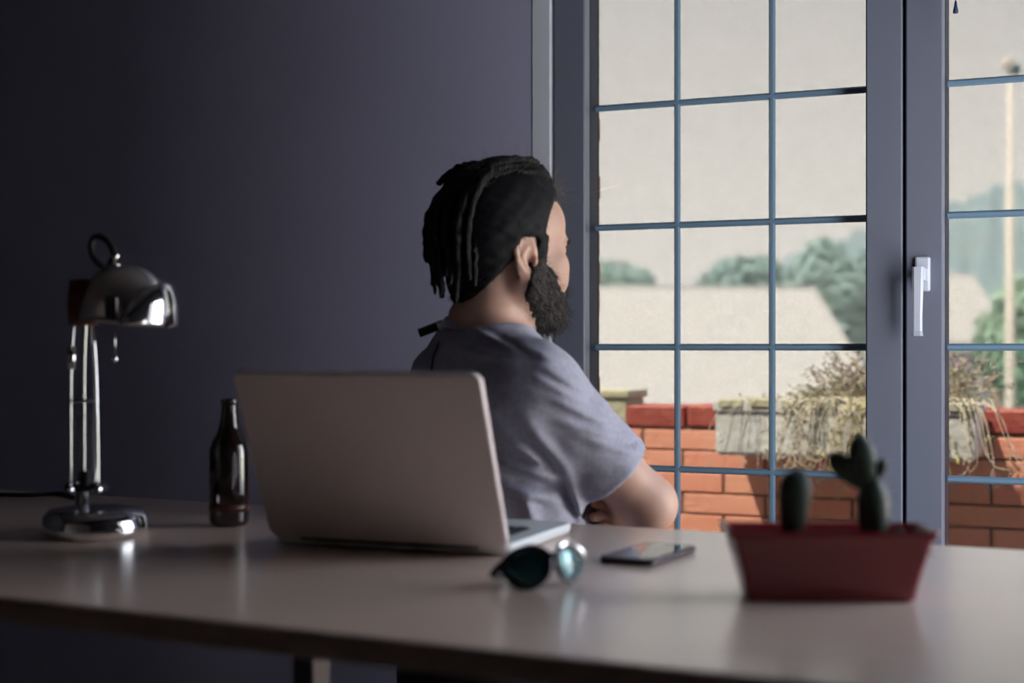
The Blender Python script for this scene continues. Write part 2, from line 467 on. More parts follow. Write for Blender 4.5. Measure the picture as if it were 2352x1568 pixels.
for x, y in ((-1.9, 1.3), (-1.88, 1.84), (.15, 1.18), (.15, 1.78)):
    dpart('leg', (x - .025, x + .025, y - .025, y + .025, 0, DESK - .026), M['desk_leg'])
pz = at(716, 1520, 1.62)
dpart('leg', (pz.x - .0135, pz.x + .0135, pz.y - .02, pz.y + .02, 0, DESK - .026), M['desk_leg'])
dpart('apron', (-1.9, .15, 1.835, 1.855, DESK - .12, DESK - .026), M['black'])

# ------------------------------------------------------------------ desk lamp
lp = on_z(220, 1228, DESK); LZ = (lp - Vector((0, 0, lp.z))).length
lampr = tag(empty('desk_lamp', (lp.x, lp.y, DESK), YAW), 'chrome retro desk lamp with dome shade and rod arms', 'lamp')
def lz(py, Z=1.80): return CAMZ + (797 - py) * Z / FPX - DESK
def lx(px, Z=1.80): return (px - 220) * Z / FPX
bm = bmesh.new()
lathe(bm, [(0, .001), (.0655, .001), (.069, .004), (.0695, .012), (.067, .026), (.060, .034), (.045, .0365), (0, .038)], 64)
mk('base', bm, M['chrome'], lampr, True)
bm = bmesh.new(); lathe(bm, [(0, .036), (.0085, .036), (.0085, .066), (.011, .068), (.011, .074), (0, .074)], 20, Matrix.Translation((lx(187), 0, 0))); mk('stem', bm, M['chrome'], lampr, True)
bm = bmesh.new(); box(bm, (lx(196), 0, lz(1135)), (.052, .02, .012), None, .003); tube(bm, [(lx(196), -.004, lz(1130)), (lx(196), -.004, lz(1095))], .009, 12); mk('lower_bracket', bm, M['black'], lampr)
for (x0, x1, y, mtl) in ((166, 172, -.012, 'chrome'), (186, 192, .010, 'chrome'), (232, 216, -.012, 'chrome'), (212, 204, .012, 'chrome')):
    bm = bmesh.new()
    mid = ((lx(x0) * .35 + lx(x1) * .65) + (.003 if x0 > 200 else -.002), y, lz(870))
    tube(bm, catmull([(lx(x0), y, lz(1142)), mid, (lx(x1), y * .7, lz(735))], 8), .0021, 10)
    mk('rod', bm, M['chrome'], lampr, True)
bm = bmesh.new(); tube(bm, [(lx(164), -.012, lz(926)), (lx(226), -.012, lz(926))], .0022, 8); mk('cross_bar', bm, M['chrome'], lampr, True)
for x in (178, 205):
    bm = bmesh.new()
    pts = [(lx(x) + .0035 * math.cos(t * .9), .0035 * math.sin(t * .9), lz(1110) + (lz(960) - lz(1110)) * t / 110) for t in range(111)]
    tube(bm, pts, .0009, 5); mk('spring', bm, M['desk_leg'], lampr)
bm = bmesh.new(); tube(bm, [(lx(172), -.018, lz(850)), (lx(172), -.018, lz(795))], .0055, 12); mk('weight_sleeve', bm, M['chrome'], lampr, True)
bm = bmesh.new(); tube(bm, [(lx(233), -.022, lz(1138)), (lx(233), .02, lz(1138))], .005, 12); tube(bm, [(lx(168), -.022, lz(1138)), (lx(168), .02, lz(1138))], .004, 12); mk('pivot_screw', bm, M['chrome'], lampr, True)
# shade: a dome with a rolled rim, a flared reflector cowl on the right
sx, szc = lx(288), lz(735)
R = .0595
dome = []
for i in range(22):
    a = PI / 2 * i / 21
    dome.append((R * math.cos(a) ** .86 if i < 21 else 0, R * 1.30 * math.sin(a)))
inner = [(max(0, r_ - .0015), z_ - .0015 * (z_ > .01)) for r_, z_ in dome][::-1]
prof = [(R + .0015, -.004), (R + .0025, -.001), (R + .0015, .002)] + dome + inner + [(R - .002, -.004), (R + .0015, -.004)]
axm = Matrix.Translation((sx, 0, szc)) @ Matrix.Rotation(math.radians(3), 4, 'Y')
bm = bmesh.new(); lathe(bm, prof, 64, axm); shade = mk('shade', bm, M['nickel'], lampr, True)
bm = bmesh.new()
n1, n2 = 16, 10
grid = {}
for L, dr in ((0, 0.0), (1, .0018)):
    for i in range(n1 + 1):
        a = math.radians(-78 + 156 * i / n1)
        for j in range(n2 + 1):
            t = j / n2
            edge = 1 - abs(2 * i / n1 - 1) ** 3 * .75
            rr = R + .0095 - .0015 * (2 * t - 1) ** 2 - .010 * t ** 3 + dr
            grid[L, i, j] = bm.verts.new(axm @ Vector((rr * math.cos(a), rr * math.sin(a), -.005 + .060 * t * edge)))
for L in (0, 1):
    for i in range(n1):
        for j in range(n2):
            bm.faces.new((grid[L, i, j], grid[L, i + 1, j], grid[L, i + 1, j + 1], grid[L, i, j + 1]))
for i in range(n1):
    bm.faces.new((grid[0, i, 0], grid[0, i + 1, 0], grid[1, i + 1, 0], grid[1, i, 0]))
    bm.faces.new((grid[0, i, n2], grid[0, i + 1, n2], grid[1, i + 1, n2], grid[1, i, n2]))
for j in range(n2):
    bm.faces.new((grid[0, 0, j], grid[0, 0, j + 1], grid[1, 0, j + 1], grid[1, 0, j]))
    bm.faces.new((grid[0, n1, j], grid[0, n1, j + 1], grid[1, n1, j + 1], grid[1, n1, j]))
mk('shade_cowl', bm, M['chrome'], lampr, True)
bm = bmesh.new(); box(bm, (lx(288), -R * .985, lz(706)), (.017, .006, .030), None, .002); mk('dark_block', bm, M['black'], lampr)  # small black block on the front of the dome
bm = bmesh.new(); lathe(bm, [(0, -.03), (.019, -.03), (.021, 0), (.018, .03), (0, .032)], 24, Matrix.Translation((lx(190), 0, lz(690)))); mk('socket', bm, mat('copper_socket', (.16, .05, .035), .4, .5), lampr, True)
bm = bmesh.new(); tube(bm, [(lx(172), 0, lz(655)), (lx(172), 0, lz(635))], .006, 12); mk('shade_knob', bm, M['black'], lampr, True)
# loop handle and knob on the dome
bm = bmesh.new()
cxh, czh = lx(236), lz(566)
pts = [(cxh + .0145 * math.cos(t) - .006 * math.sin(t), .0 + .004 * math.sin(t), czh + .0205 * math.sin(t)) for t in np.linspace(-PI * .5, PI * 1.42, 40)]
tube(bm, pts, .0042, 10); mk('loop_handle', bm, M['black'], lampr, True)
bm = bmesh.new(); tube(bm, [(lx(252), 0, lz(592)), (lx(274), -.004, lz(572))], [.003, .005], 12); mk('handle_screw', bm, M['chrome'], lampr, True)
bm = bmesh.new(); tube(bm, [(lx(277), -.02, lz(745)), (lx(277), -.02, lz(822))], .0009, 6); lathe(bm, [(0, 0), (.003, .003), (.0035, .007), (.001, .012), (0, .012)], 12, Matrix.Translation((lx(277), -.02, lz(836)))); mk('pull_chain', bm, M['chrome'], lampr, True)
# mains cable
c0 = on_z(140, 1138, DESK); c1 = on_z(60, 1141, DESK); c2 = on_z(-20, 1141, DESK); c3 = on_z(-120, 1150, DESK)
bm = bmesh.new(); tube(bm, catmull([Vector(p_) - Vector((lp.x, lp.y, DESK)) + Vector((0, 0, .0035)) for p_ in (c0 + Vector((.06, -.04, 0)), c0, c1, c2, c3)], 6), .0034, 8)
cb = mk('power_cable', bm, M['black'], lampr, True); cb.rotation_euler = (0, 0, -YAW)

# ------------------------------------------------------------------ beer bottle
bpnt = on_z(527, 1207, DESK)
bt = tag(empty('beer_bottle', (bpnt.x, bpnt.y, DESK)), 'dark brown glass beer bottle behind the laptop lid', 'bottle')
bm = bmesh.new()
k = 2.0 / FPX
lathe(bm, [(0, .003), (.022, .001), (.0262, .004), (.0278, .010), (.0278, .100), (.0272, .108), (.024, .118), (.0175, .130), (.0135, .142), (.0115, .155), (.0105, .168), (.0105, .170), (.0118, .171), (.0118, .176), (.011, .178), (.0085, .178), (.0085, .172), (0, .172)], 48)
mk('glass_body', bm, M['bottle'], bt, True)
bm = bmesh.new(); lathe(bm, [(.0279, .022), (.0281, .022), (.0281, .032), (.0279, .032)], 48); mk('base_band', bm, M['label_red'], bt, True)

# ------------------------------------------------------------------ laptop
hl = on_z(632, 1249, DESK); hr = on_z(1168, 1280, DESK)
hd = (hr - hl); hd.z = 0; hd.normalize()
lap_c = (hl + hr) / 2
lap = tag(empty('laptop', (lap_c.x, lap_c.y, DESK), math.atan2(hd.y, hd.x)), 'open silver laptop with its plain lid toward the viewer', 'laptop')
LW, LD = .325, .227
def rrect(w, d, r, n=6):
    pts = []
    for cx_, cy_, a0 in ((w / 2 - r, d / 2 - r, 0), (-w / 2 + r, d / 2 - r, 90), (-w / 2 + r, -d / 2 + r, 180), (w / 2 - r, -d / 2 + r, 270)):
        for i in range(n + 1):
            a = math.radians(a0 + 90 * i / n)
            pts.append((cx_ + r * math.cos(a), cy_ + r * math.sin(a)))
    return pts
def rslab(bm, w, d, r, layers, mtx):
    """layers: (inset, z)"""
    rings = []
    for ins, z in layers:
        rings.append([bm.verts.new(mtx @ Vector((x, y, z))) for x, y in rrect(w - 2 * ins, d - 2 * ins, max(r - ins, .001))])
    n = len(rings[0])
    for a, b_ in zip(rings, rings[1:]):
        for k in range(n): bm.faces.new((a[k], a[(k + 1) % n], b_[(k + 1) % n], b_[k]))
    bm.faces.new(rings[0][::-1]); bm.faces.new(rings[-1])
bm = bmesh.new(); rslab(bm, LW, LD, .012, [(.008, .001), (.002, .004), (0, .009), (0, .0155), (.001, .0165)], Matrix.Translation((0, LD / 2, 0)))
mk('base', bm, M['alu_top'], lap)
bm = bmesh.new()
kb = None
keyb = mk('keyboard', (lambda b: (rslab(b, .272, .104, .004, [(0, .0163), (0, .0168)], Matrix.Translation((0, .090, 0))), b)[1])(bmesh.new()), M['key'], lap)
kme = brick_mesh('key', .0155, .0145, .0022, M['key'], .0008)
for r_ in range(6):
    for c_ in range(14):
        if r_ == 5 and 4 <= c_ <= 8: continue
        o = link('key', kme, None, keyb); o.location = (-.124 + c_ * .0191, .134 - r_ * .0178 + .0, .0178)
o = link('key', brick_mesh('space_key', .092, .0145, .0022, M['key'], .0008), None, keyb); o.location = (-.0095, .134 - 5 * .0178, .0178)
bm = bmesh.new(); rslab(bm, .105, .070, .004, [(0, .0164), (0, .0168)], Matrix.Translation((0, .185, 0))); mk('trackpad', bm, M['alu'], lap)
LT = math.radians(23)
lm = Matrix.Translation((0, -.002, .0135)) @ Matrix.Rotation(LT, 4, 'X') @ Matrix.Rotation(PI / 2, 4, 'X') @ Matrix.Translation((0, LD / 2, 0))
bm = bmesh.new(); rslab(bm, LW, LD, .013, [(.004, .0075), (.0012, .0066), (0, .0045), (0, 0), (.001, -.0006)], lm)
lid = mk('lid', bm, M['alu'], lap)
bm = bmesh.new(); rslab(bm, LW - .012, LD - .016, .006, [(0, -.0006), (0, -.0012)], lm); mk('screen', bm, M['screen'], lid)
bm = bmesh.new(); tube(bm, [(-.12, .0005, .0125), (.12, .0005, .0125)], .0055, 12); mk('hinge', bm, M['key'], lap, True)

# ------------------------------------------------------------------ phone
cs = [on_z(*p_, DESK + .004) for p_ in ((1372, 1284), (1490, 1297), (1602, 1262), (1492, 1246))]
pc = sum(cs, Vector()) / 4; ax = (cs[2] + cs[1] - cs[3] - cs[0]); 
ph_long = ((cs[2] - cs[1]) + (cs[3] - cs[0])); ang = math.atan2(ph_long.y, ph_long.x)
ph = tag(empty('smartphone', (pc.x, pc.y, DESK), ang), 'dark smartphone lying face up right of the laptop', 'phone')
bm = bmesh.new(); rslab(bm, .140, .070, .010, [(.002, .0005), (0, .0025), (0, .0068), (.0015, .0078)], Matrix.Identity(4)); mk('case', bm, M['phone'], ph)
bm = bmesh.new(); rslab(bm, .132, .063, .006, [(0, .0077), (0, .0082)], Matrix.Identity(4)); mk('screen', bm, M['screen'], ph)
bm = bmesh.new(); rslab(bm, .010, .0022, .001, [(0, .0081), (0, .0084)], Matrix.Translation((.061, 0, 0)) @ Matrix.Rotation(PI / 2, 4, 'Z')); mk('earpiece', bm, M['black'], ph)

# ------------------------------------------------------------------ sunglasses
sg0 = on_z(1245, 1352, DESK)
sg = tag(empty('sunglasses', (sg0.x, sg0.y, DESK), YAW), 'dark sunglasses with teal reflections on the lenses lying before the laptop', 'sunglasses')
SK = 1.45 / FPX
def gp(px, py, dy=0.0): return Vector(((px - 1245) * SK, dy, max(.002, .0005 + (1362 - py) * SK)))
def plate(bm, loop, th, mtx=None):
    """closed loop of points given thickness along its normal, slightly domed front"""
    P = [Vector(p_) for p_ in loop]
    c = sum(P, Vector()) / len(P)
    nrm = Vector((0, 0, 0))
    for a, b_ in zip(P, P[1:] + P[:1]): nrm += (a - c).cross(b_ - c)
    nrm.normalize()
    if nrm.y > 0: nrm = -nrm
    rings = []
    for s_, lift in ((1, -th / 2), (1, th / 2), (.7, th / 2 + .0022), (.35, th / 2 + .0036)):
        rings.append([bm.verts.new(c + (p_ - c) * s_ + nrm * lift) for p_ in P])
    n = len(P)
    for a, b_ in zip(rings, rings[1:]):
        for k in range(n): bm.faces.new((a[k], a[(k + 1) % n], b_[(k + 1) % n], b_[k]))
    bm.faces.new(rings[0][::-1]); bm.faces.new(rings[-1])
lensL = [gp(1152, 1322, .004), gp(1160, 1300, .006), (gp(1185, 1280, .008)), gp(1225, 1270, .006), gp(1258, 1284, -.001), gp(1262, 1312, -.006), gp(1246, 1338, -.008), gp(1215, 1356, -.007), gp(1186, 1352, -.002), gp(1168, 1338, .002)]
loopL = catmull(lensL + lensL[:1], 4)[:-1]
bm = bmesh.new(); plate(bm, loopL, .0016); mk('lens', bm, M['lens'], sg, True)
bm = bmesh.new(); tube(bm, loopL + loopL[:2], .0040, 8, False); mk('rim', bm, M['frame_dark'], sg, True)
lensR = [gp(1276, 1300, -.002), gp(1284, 1276, .006), gp(1303, 1268, .020), gp(1327, 1284, .038), gp(1344, 1312, .046), gp(1340, 1338, .040), gp(1318, 1350, .022), gp(1294, 1340, .006)]
loopR = catmull(lensR + lensR[:1], 4)[:-1]
bm = bmesh.new(); plate(bm, loopR, .0016); mk('lens', bm, M['lens'], sg, True)
bm = bmesh.new(); tube(bm, loopR + loopR[:2], .0030, 8, False); mk('rim', bm, M['frame_dark'], sg, True)
bm = bmesh.new(); tube(bm, catmull([gp(1256, 1290, -.003), gp(1268, 1284, -.004), gp(1282, 1290, .0)], 5), .0032, 8); mk('bridge', bm, M['frame_dark'], sg, True)
bm = bmesh.new(); tube(bm, catmull([gp(1158, 1305, .008), gp(1140, 1322, .012), gp(1130, 1338, .018), gp(1150, 1352, .045), gp(1250, 1356, .075)], 6), [.0045] * 6 + [.0042] * 6 + [.003] * 6 + [.0026] * 7, 8); mk('temple', bm, M['frame_dark'], sg, True)
bm = bmesh.new(); tube(bm, catmull([gp(1284, 1268, .008), gp(1300, 1262, .018), gp(1326, 1276, .040), gp(1345, 1305, .052), gp(1300, 1330, .066), gp(1210, 1350, .062)], 6), .0034, 8); mk('temple', bm, M['chrome'], sg, True)  # chrome instead of dark frame, standing in for a sky highlight

# ------------------------------------------------------------------ red pot with cacti
pf = on_z(1918, 1388, DESK); PZ = 1.381
pot = tag(empty('planter_pot', (pf.x, pf.y, DESK), YAW + math.radians(-1)), 'small dark red rectangular pot on the desk right', 'pot')
KP = 1.385 / FPX
def px_(x): return (x - 1918) * KP
def pz_(y, Z=1.40): return CAMZ + (797 - y) * Z / FPX - DESK
POT_H = .066
def pot_ring(t, w_out, d_out, lift):
    """rounded rectangle; lift raises the corners of the rim"""
    pts = []
    for x, y in rrect(w_out, d_out, .008, 5): pts.append((x, y))
    return pts
bm = bmesh.new()
levels = []
def potsec(z, ins=0.0):
    t = z / POT_H
    w = .163 + (.198 - .163) * t ** 1.15 + (.006 if t > .93 else 0)
    d = .060 + .022 * t
    return w - 2 * ins, d - 2 * ins
rings = []
for z, ins in ((0.0, .003), (.002, 0), (.02, 0), (.04, 0), (.058, 0), (.062, -.001), (.0655, -.0015), (.0665, .001), (.0655, .004), (.045, .0045), (.043, .03)):
    w, d = potsec(min(z, POT_H), ins)
    rg = []
    for x, y in rrect(w, d, .007, 5):
        lift = .0045 * (abs(x) / .1) ** 4 * (z / POT_H) ** 6
        rg.append(bm.verts.new((x, .041 + y, z + lift)))
    rings.append(rg)
n = len(rings[0])
for a, b_ in zip(rings, rings[1:]):
    for k in range(n): bm.faces.new((a[k], a[(k + 1) % n], b_[(k + 1) % n], b_[k]))
bm.faces.new(rings[0][::-1]); bm.faces.new(rings[-1])
mk('pot_body', bm, M['pot'], pot, True)
bm = bmesh.new()
gx, gy = 36, 14
vv = [[bm.verts.new((-.095 + .19 * i / gx, .041 - .036 + .072 * j / gy, .0505 + .004 * math.sin(i * 1.7 + j) * math.cos(j * 2.1) + .017 * math.exp(-(((-.095 + .19 * i / gx) - px_(2088)) / .013) ** 2 - ((j / gy - .6) / .3) ** 2))) for j in range(gy + 1)] for i in range(gx + 1)]
for i in range(gx):
    for j in range(gy): bm.faces.new((vv[i][j], vv[i + 1][j], vv[i + 1][j + 1], vv[i][j + 1]))
tag(mk('soil', bm, M['soil'], pot, True), kind='stuff')

def pad(bm, base, tip, w, th, wide=.6, twist=0.0):
    """flattened cactus joint from base to tip; wide = where it is broadest"""
    base, tip = Vector(base), Vector(tip)
    t = (tip - base); L = t.length; t.normalize()
    side = t.cross(Vector((math.sin(twist), -math.cos(twist), 0))).normalized()
    dep = t.cross(side).normalized()
    rings = []
    n = 14
    for i in range(n + 1):
        s_ = i / n
        if s_ < wide: f_ = .55 + .45 * math.sin(PI / 2 * s_ / wide)
        else: f_ = math.cos(PI / 2 * ((s_ - wide) / (1 - wide)) ** 1.35) ** .7 if s_ < 1 else 0.0
        f_ = max(f_, .02)
        rings.append([bm.verts.new(base + t * (L * s_) + side * (w / 2 * f_ * math.cos(a)) + dep * (th / 2 * f_ * math.sin(a))) for a in [2 * PI * k / 20 for k in range(20)]])
    for a, b_ in zip(rings, rings[1:]):
        for k in range(20): bm.faces.new((a[k], a[(k + 1) % 20], b_[(k + 1) % 20], b_[k]))
    bm.faces.new(rings[0][::-1]); bm.faces.new(rings[-1])
def spines(par, base, tip, w, th, n):
    base, tip = Vector(base), Vector(tip)
    t = (tip - base).normalized(); side = t.cross(Vector((0, -1, 0))).normalized(); dep = t.cross(side)
    bm = bmesh.new()
    for i in range(n):
        s_ = random.uniform(.15, .97); a = random.uniform(0, 2 * PI)
        f_ = (1 if s_ < .7 else math.sqrt(max(.02, 1 - ((s_ - .7) / .3) ** 2)))
        p_ = base + (tip - base) * s_ + side * (w / 2 * f_ * math.cos(a)) + dep * (th / 2 * f_ * math.sin(a))
        d_ = (side * math.cos(a) + dep * math.sin(a) + t * random.uniform(-.3, .5)).normalized()
        tube(bm, [p_ - d_ * .0005, p_ + d_ * .0032], [.00022, .00008], 3)
    tag(mk('spines', bm, M['spine'], par), kind='stuff')
po = Vector((pf.x, pf.y, DESK))
rotp = Matrix.Rotation(YAW + math.radians(-1), 3, 'Z')
def cactus(name, label, joints, base_px):
    rt = tag(empty(name, po + rotp @ Vector((px_(base_px), .041, .05)), YAW + math.radians(-1)), label, 'cactus', 'cacti in the red pot')
    o0 = Vector((px_(base_px), .041, .05))
    for nm, b, t_, w, th, wd in joints:
        B = Vector((px_(b[0]) * 1.02, .041 + b[2], pz_(b[1], 1.42))) - o0
        T = Vector((px_(t_[0]) * 1.02, .041 + t_[2], pz_(t_[1], 1.42))) - o0
        bm = bmesh.new(); pad(bm, B, T, w, th, wd); j = mk(nm, bm, M['cactus'], rt, True)
        spines(j, B, T, w, th, int(60 * (T - B).length / .05))
cactus('cactus', 'single club shaped cactus on the left of the red pot', [('stem', (1838, 1236, 0), (1850, 1076, 0), .0330, .026, .66)], 1840)
cactus('prickly_cactus', 'branching cactus with three small pads in the red pot',
       [('stem', (2026, 1240, 0), (2026, 1086, 0), .0330, .026, .42),
        ('pad', (2012, 1112, -.002), (1990, 996, .0), .0265, .013, .52),
        ('pad', (2008, 1118, .003), (1926, 1042, .004), .0225, .012, .58),
        ('pad', (2034, 1100, 0), (2052, 1052, 0), .0125, .009, .6)], 2026)

# ------------------------------------------------------------------ balcony outside
PY = 4.566
slab('balcony_floor', -3.3, 3.2, YO - .012, PY + .2, -.25, -.1, M['tile_floor'], 'pale terrace floor outside the glazed door', 'floor')
bm = bmesh.new(); boxb(bm, -1.56, 3.15, PY + .006, PY + .150, -.1, .722)
par = tag(mk('parapet_wall', bm, M['mortar']), 'red brick terrace parapet with darker capping outside the door', 'wall', kind='structure')
BL, BP = .279, .07
bme = [brick_mesh('brick', BL - .009, .10, BP - .008, m, .0025) for m in M['brick']]
cme = brick_mesh('capping_brick', BL - .009, .19, .072, M['brick_cap'], .006)
for r_ in range(11):
    z = .717 - BP * (r_ + .5)
    j0 = -1.24 if r_ % 2 == 0 else -1.24 + BL / 2
    for c_ in range(-2, 16):
        xc = j0 + BL * (c_ + .5)
        if xc + BL / 2 < -1.572 or xc > 3.1: continue
        if xc - BL / 2 < -1.572:                      # cut brick against the pillar
            w_ = xc + BL / 2 + 1.572
            if w_ > .03:
                o = link('brick', brick_mesh('cut_brick', w_ - .009, .10, BP - .008, M['brick'][r_ % 4], .0025), None, par)
                o.location = (-1.572 + w_ / 2, PY + .05, z)
            continue
        o = link('brick', bme[random.randrange(4)], None, par)
        o.location = (xc, PY + .05 + random.uniform(-.0025, .0015), z)
for c_ in range(0, 17):
    xc = -1.37 + BL * (c_ - .5)
    if xc > 3.1: continue
    o = link('capping_brick', cme, None, par)
    o.location = (xc, PY + .094, .760 + random.uniform(-.002, .002))
bm = bmesh.new(); boxb(bm, -1.95, -1.574, PY - .002, PY + .18, -.1, .815, .006)
boxb(bm, -1.96, -1.566, PY - .010, PY + .20, .815, .845, .008, 2)
tag(mk('terrace_pillar', bm, M['pillar']), 'mossy grey stone pillar at the parapet end', 'pillar')

# hanging concrete planter
pl0 = Vector((-.81, 4.42, .655))
plt = tag(empty('window_box', pl0), 'weathered pale concrete trough of dry plants on the parapet', 'planter')
bm = bmesh.new()
W2, D2, H2 = .385, .115, .165
def trough(bm):
    rings = []
    for ix, z in ((.012, 0), (0, .012), (0, H2 - .03), (-.006, H2 - .026), (-.006, H2), (.022, H2), (.024, H2 - .05)):
        rings.append([bm.verts.new((x * (W2 - ix), y * (D2 - ix), z)) for x, y in ((-1, -1), (1, -1), (1, 1), (-1, 1))])
    for a, b_ in zip(rings, rings[1:]):
        for k in range(4): bm.faces.new((a[k], a[(k + 1) % 4], b_[(k + 1) % 4], b_[k]))
    bm.faces.new(rings[0][::-1]); bm.faces.new(rings[-1])
trough(bm); mk('trough', bm, M['concrete'], plt)
for i in range(8):                                     # rough moss stained edge blocks
    bm = bmesh.new(); box(bm, (-W2 + .05 + i * .098, -D2 + .004, H2 - .005 + random.uniform(-.004, .004)), (.082, .03, .03), None, .006)
    mk('rim_block', bm, M['pillar'], plt)
for x in (-.28, .28):
    bm = bmesh.new(); boxb(bm, x - .012, x + .012, .10, .118, .02, .1455); boxb(bm, x - .012, x + .012, .10, .33, .1435, .1495)
    mk('bracket', bm, M['wire'], plt)

def dry_plant(name, label, px, n, h, spread, droop, flowers, leafy, mats=('dry', 'dry_leaf', 'flower'), y=4.40):
    u = (px - 1176) / FPX
    x = y * (-ST + u * CT) / (CT + u * ST)
    rt = tag(empty(name, (x, y, .80)), label, 'plant', 'plants in the concrete trough')
    bs, bl, bf = bmesh.new(), bmesh.new(), bmesh.new()
    for i in range(n):
        a = random.uniform(0, 2 * PI)
        r0 = random.uniform(0, .05)
        lean = random.uniform(.1, 1) * spread
        hh = h * random.uniform(.4, 1)
        p0 = Vector((r0 * math.cos(a), r0 * .6 * math.sin(a), -.01))
        if random.random() < droop:
            dx = random.choice((-1, 1)) * random.uniform(.02, .16)
            P = [p0, p0 + Vector((dx * .4, -.07, .05)), Vector((dx * .9, -.125, .0)), Vector((dx * 1.2, -.14, -.08 - random.uniform(0, .10))), Vector((dx * 1.2 + random.uniform(-.07, .07), -.15, -.12 - random.uniform(0, .14)))]
        else:
            tipv = Vector((math.cos(a) * lean, math.sin(a) * lean * .5, hh))
            P = [p0, p0 + tipv * .4 + Vector((0, 0, .03)), p0 + tipv * .75 + Vector((random.uniform(-.02, .02), 0, 0)), p0 + tipv + Vector((random.uniform(-.04, .04), 0, -.01))]
        C = catmull(P, 4)
        rr = random.uniform(.0010, .0022)
        tube(bs, C, [rr * (1 - .6 * k / len(C)) for k in range(len(C))], 4, False)
        for k in range(3, len(C)):
            for q in range(2):
                if random.random() < leafy:
                    d_ = Vector((random.uniform(-1, 1), random.uniform(-1, 1), random.uniform(-.5, 1))).normalized()
                    s_ = d_.cross(Vector((0, 1, .3))).normalized()
                    L_ = random.uniform(.010, .022); c_ = C[k]
                    bl.faces.new([bl.verts.new(v_) for v_ in (c_, c_ + d_ * L_ * .5 + s_ * .003, c_ + d_ * L_, c_ + d_ * L_ * .5 - s_ * .003)])
            if random.random() < flowers and k > len(C) - 5:
                c_ = C[k] + Vector((random.uniform(-.008, .008), random.uniform(-.008, .008), random.uniform(-.004, .01)))
                bmesh.ops.create_icosphere(bf, subdivisions=1, radius=random.uniform(.003, .0055), matrix=Matrix.Translation(c_))
    tag(mk('stems', bs, M[mats[0]], rt), kind='stuff')
    if len(bl.faces): tag(mk('leaves', bl, M[mats[1]], rt), kind='stuff')
    if len(bf.faces): tag(mk('flower_heads', bf, M[mats[2]], rt), kind='stuff')
dry_plant('dry_grass', 'sparse bleached trailing grass at the left of the trough', 1775, 16, .04, .10, .6, 0, .1)
dry_plant('dry_shrub', 'tangled bleached dry shrub spilling over the trough middle', 1905, 95, .09, .13, .28, .05, .45)
dry_plant('lavender', 'faded lilac lavender bush standing highest in the trough', 1975, 130, .19, .15, .16, .5, .5)
dry_plant('trailing_plant', 'yellow green leafed plant behind the door stiles', 2060, 90, .16, .12, .35, .15, .6, ('dry', 'yellow_leaf', 'flower'))
dry_plant('lavender', 'faded lilac sprigs at the right end of the trough', 2190, 100, .19, .13, .35, .5, .4)

# ------------------------------------------------------------------ far view
bm = bmesh.new(); boxb(bm, -120, 160, 4.9, 420, -4.3, -4.0)
tag(mk('ground', bm, M['ground']), 'pale open ground beyond the terrace', 'ground', kind='structure')

def prism_house(name, label, ridge0, ridge1, e, base_z, wallm):
    """hip-roofed house: ridge ends and four eave corners (front-left, front-right, back-right, back-left)"""
    rt = tag(empty(name, ((e[0].x + e[2].x) / 2, (e[0].y + e[2].y) / 2, base_z)), label, 'house', 'houses beyond the terrace')
    off = -Vector(rt.location)
    bm = bmesh.new()
    v = [bm.verts.new(p_) for p_ in e]; w_ = [bm.verts.new(p_ - Vector((0, 0, .18))) for p_ in e]
    r0, r1 = bm.verts.new(ridge0), bm.verts.new(ridge1)
    bm.faces.new((v[0], v[1], r1, r0)); bm.faces.new((v[1], v[2], r1)); bm.faces.new((v[2], v[3], r0, r1)); bm.faces.new((v[3], v[0], r0))
    for k in range(4): bm.faces.new((v[k], v[(k + 1) % 4], w_[(k + 1) % 4], w_[k]))
    bm.faces.new(w_[::-1])
    o = mk('roof', bm, M['roof'], rt); o.location = off
    for a_, b_ in ((ridge0, ridge1), (ridge1, e[1]), (ridge1, e[2]), (ridge0, e[0])):
        bm = bmesh.new(); tube(bm, [a_, b_], .03, 8); o = mk('ridge_cap', bm, M['roof'], rt, True); o.location = off
    bm = bmesh.new()
    c = sum(e, Vector()) / 4
    q = [c + (p_ - c) * .93 for p_ in e]
    lo = [bm.verts.new((p_.x, p_.y, base_z)) for p_ in q]; hi = [bm.verts.new((p_.x, p_.y, p_.z - .1)) for p_ in q]
    for k in range(4): bm.faces.new((lo[k], lo[(k + 1) % 4], hi[(k + 1) % 4], hi[k]))
    bm.faces.new(lo[::-1]); bm.faces.new(hi)
    o = mk('walls', bm, wallm, rt); o.location = off
    return rt
zE = at(2028, 940, 14).z
e1 = at(2035, 940, 14); e0 = at(900, 940, 14); e2 = at(1980, 800, 22); e3 = at(1000, 800, 22)
for p_ in (e0, e1, e2, e3): p_.z = zE
prism_house('house', 'large pale hip roofed house filling the view behind the glazing', at(1100, 661, 18), at(1868, 661, 18), [e0, e1, e2, e3], -4.0, M['render'])
g0, g1 = at(2105, 672, 26), at(2310, 676, 26)
f0, f1 = at(2100, 785, 23.5), at(2330, 785, 23.5)
b0, b1 = at(2120, 785, 29), at(2320, 785, 29)
zz = f0.z
for p_ in (f1, b0, b1): p_.z = zz
prism_house('house', 'smaller pale house with low roof beside the street pole', at(2160, 630, 26), at(2232, 630, 26), [f0, f1, b1, b0], -4.0, M['render'])

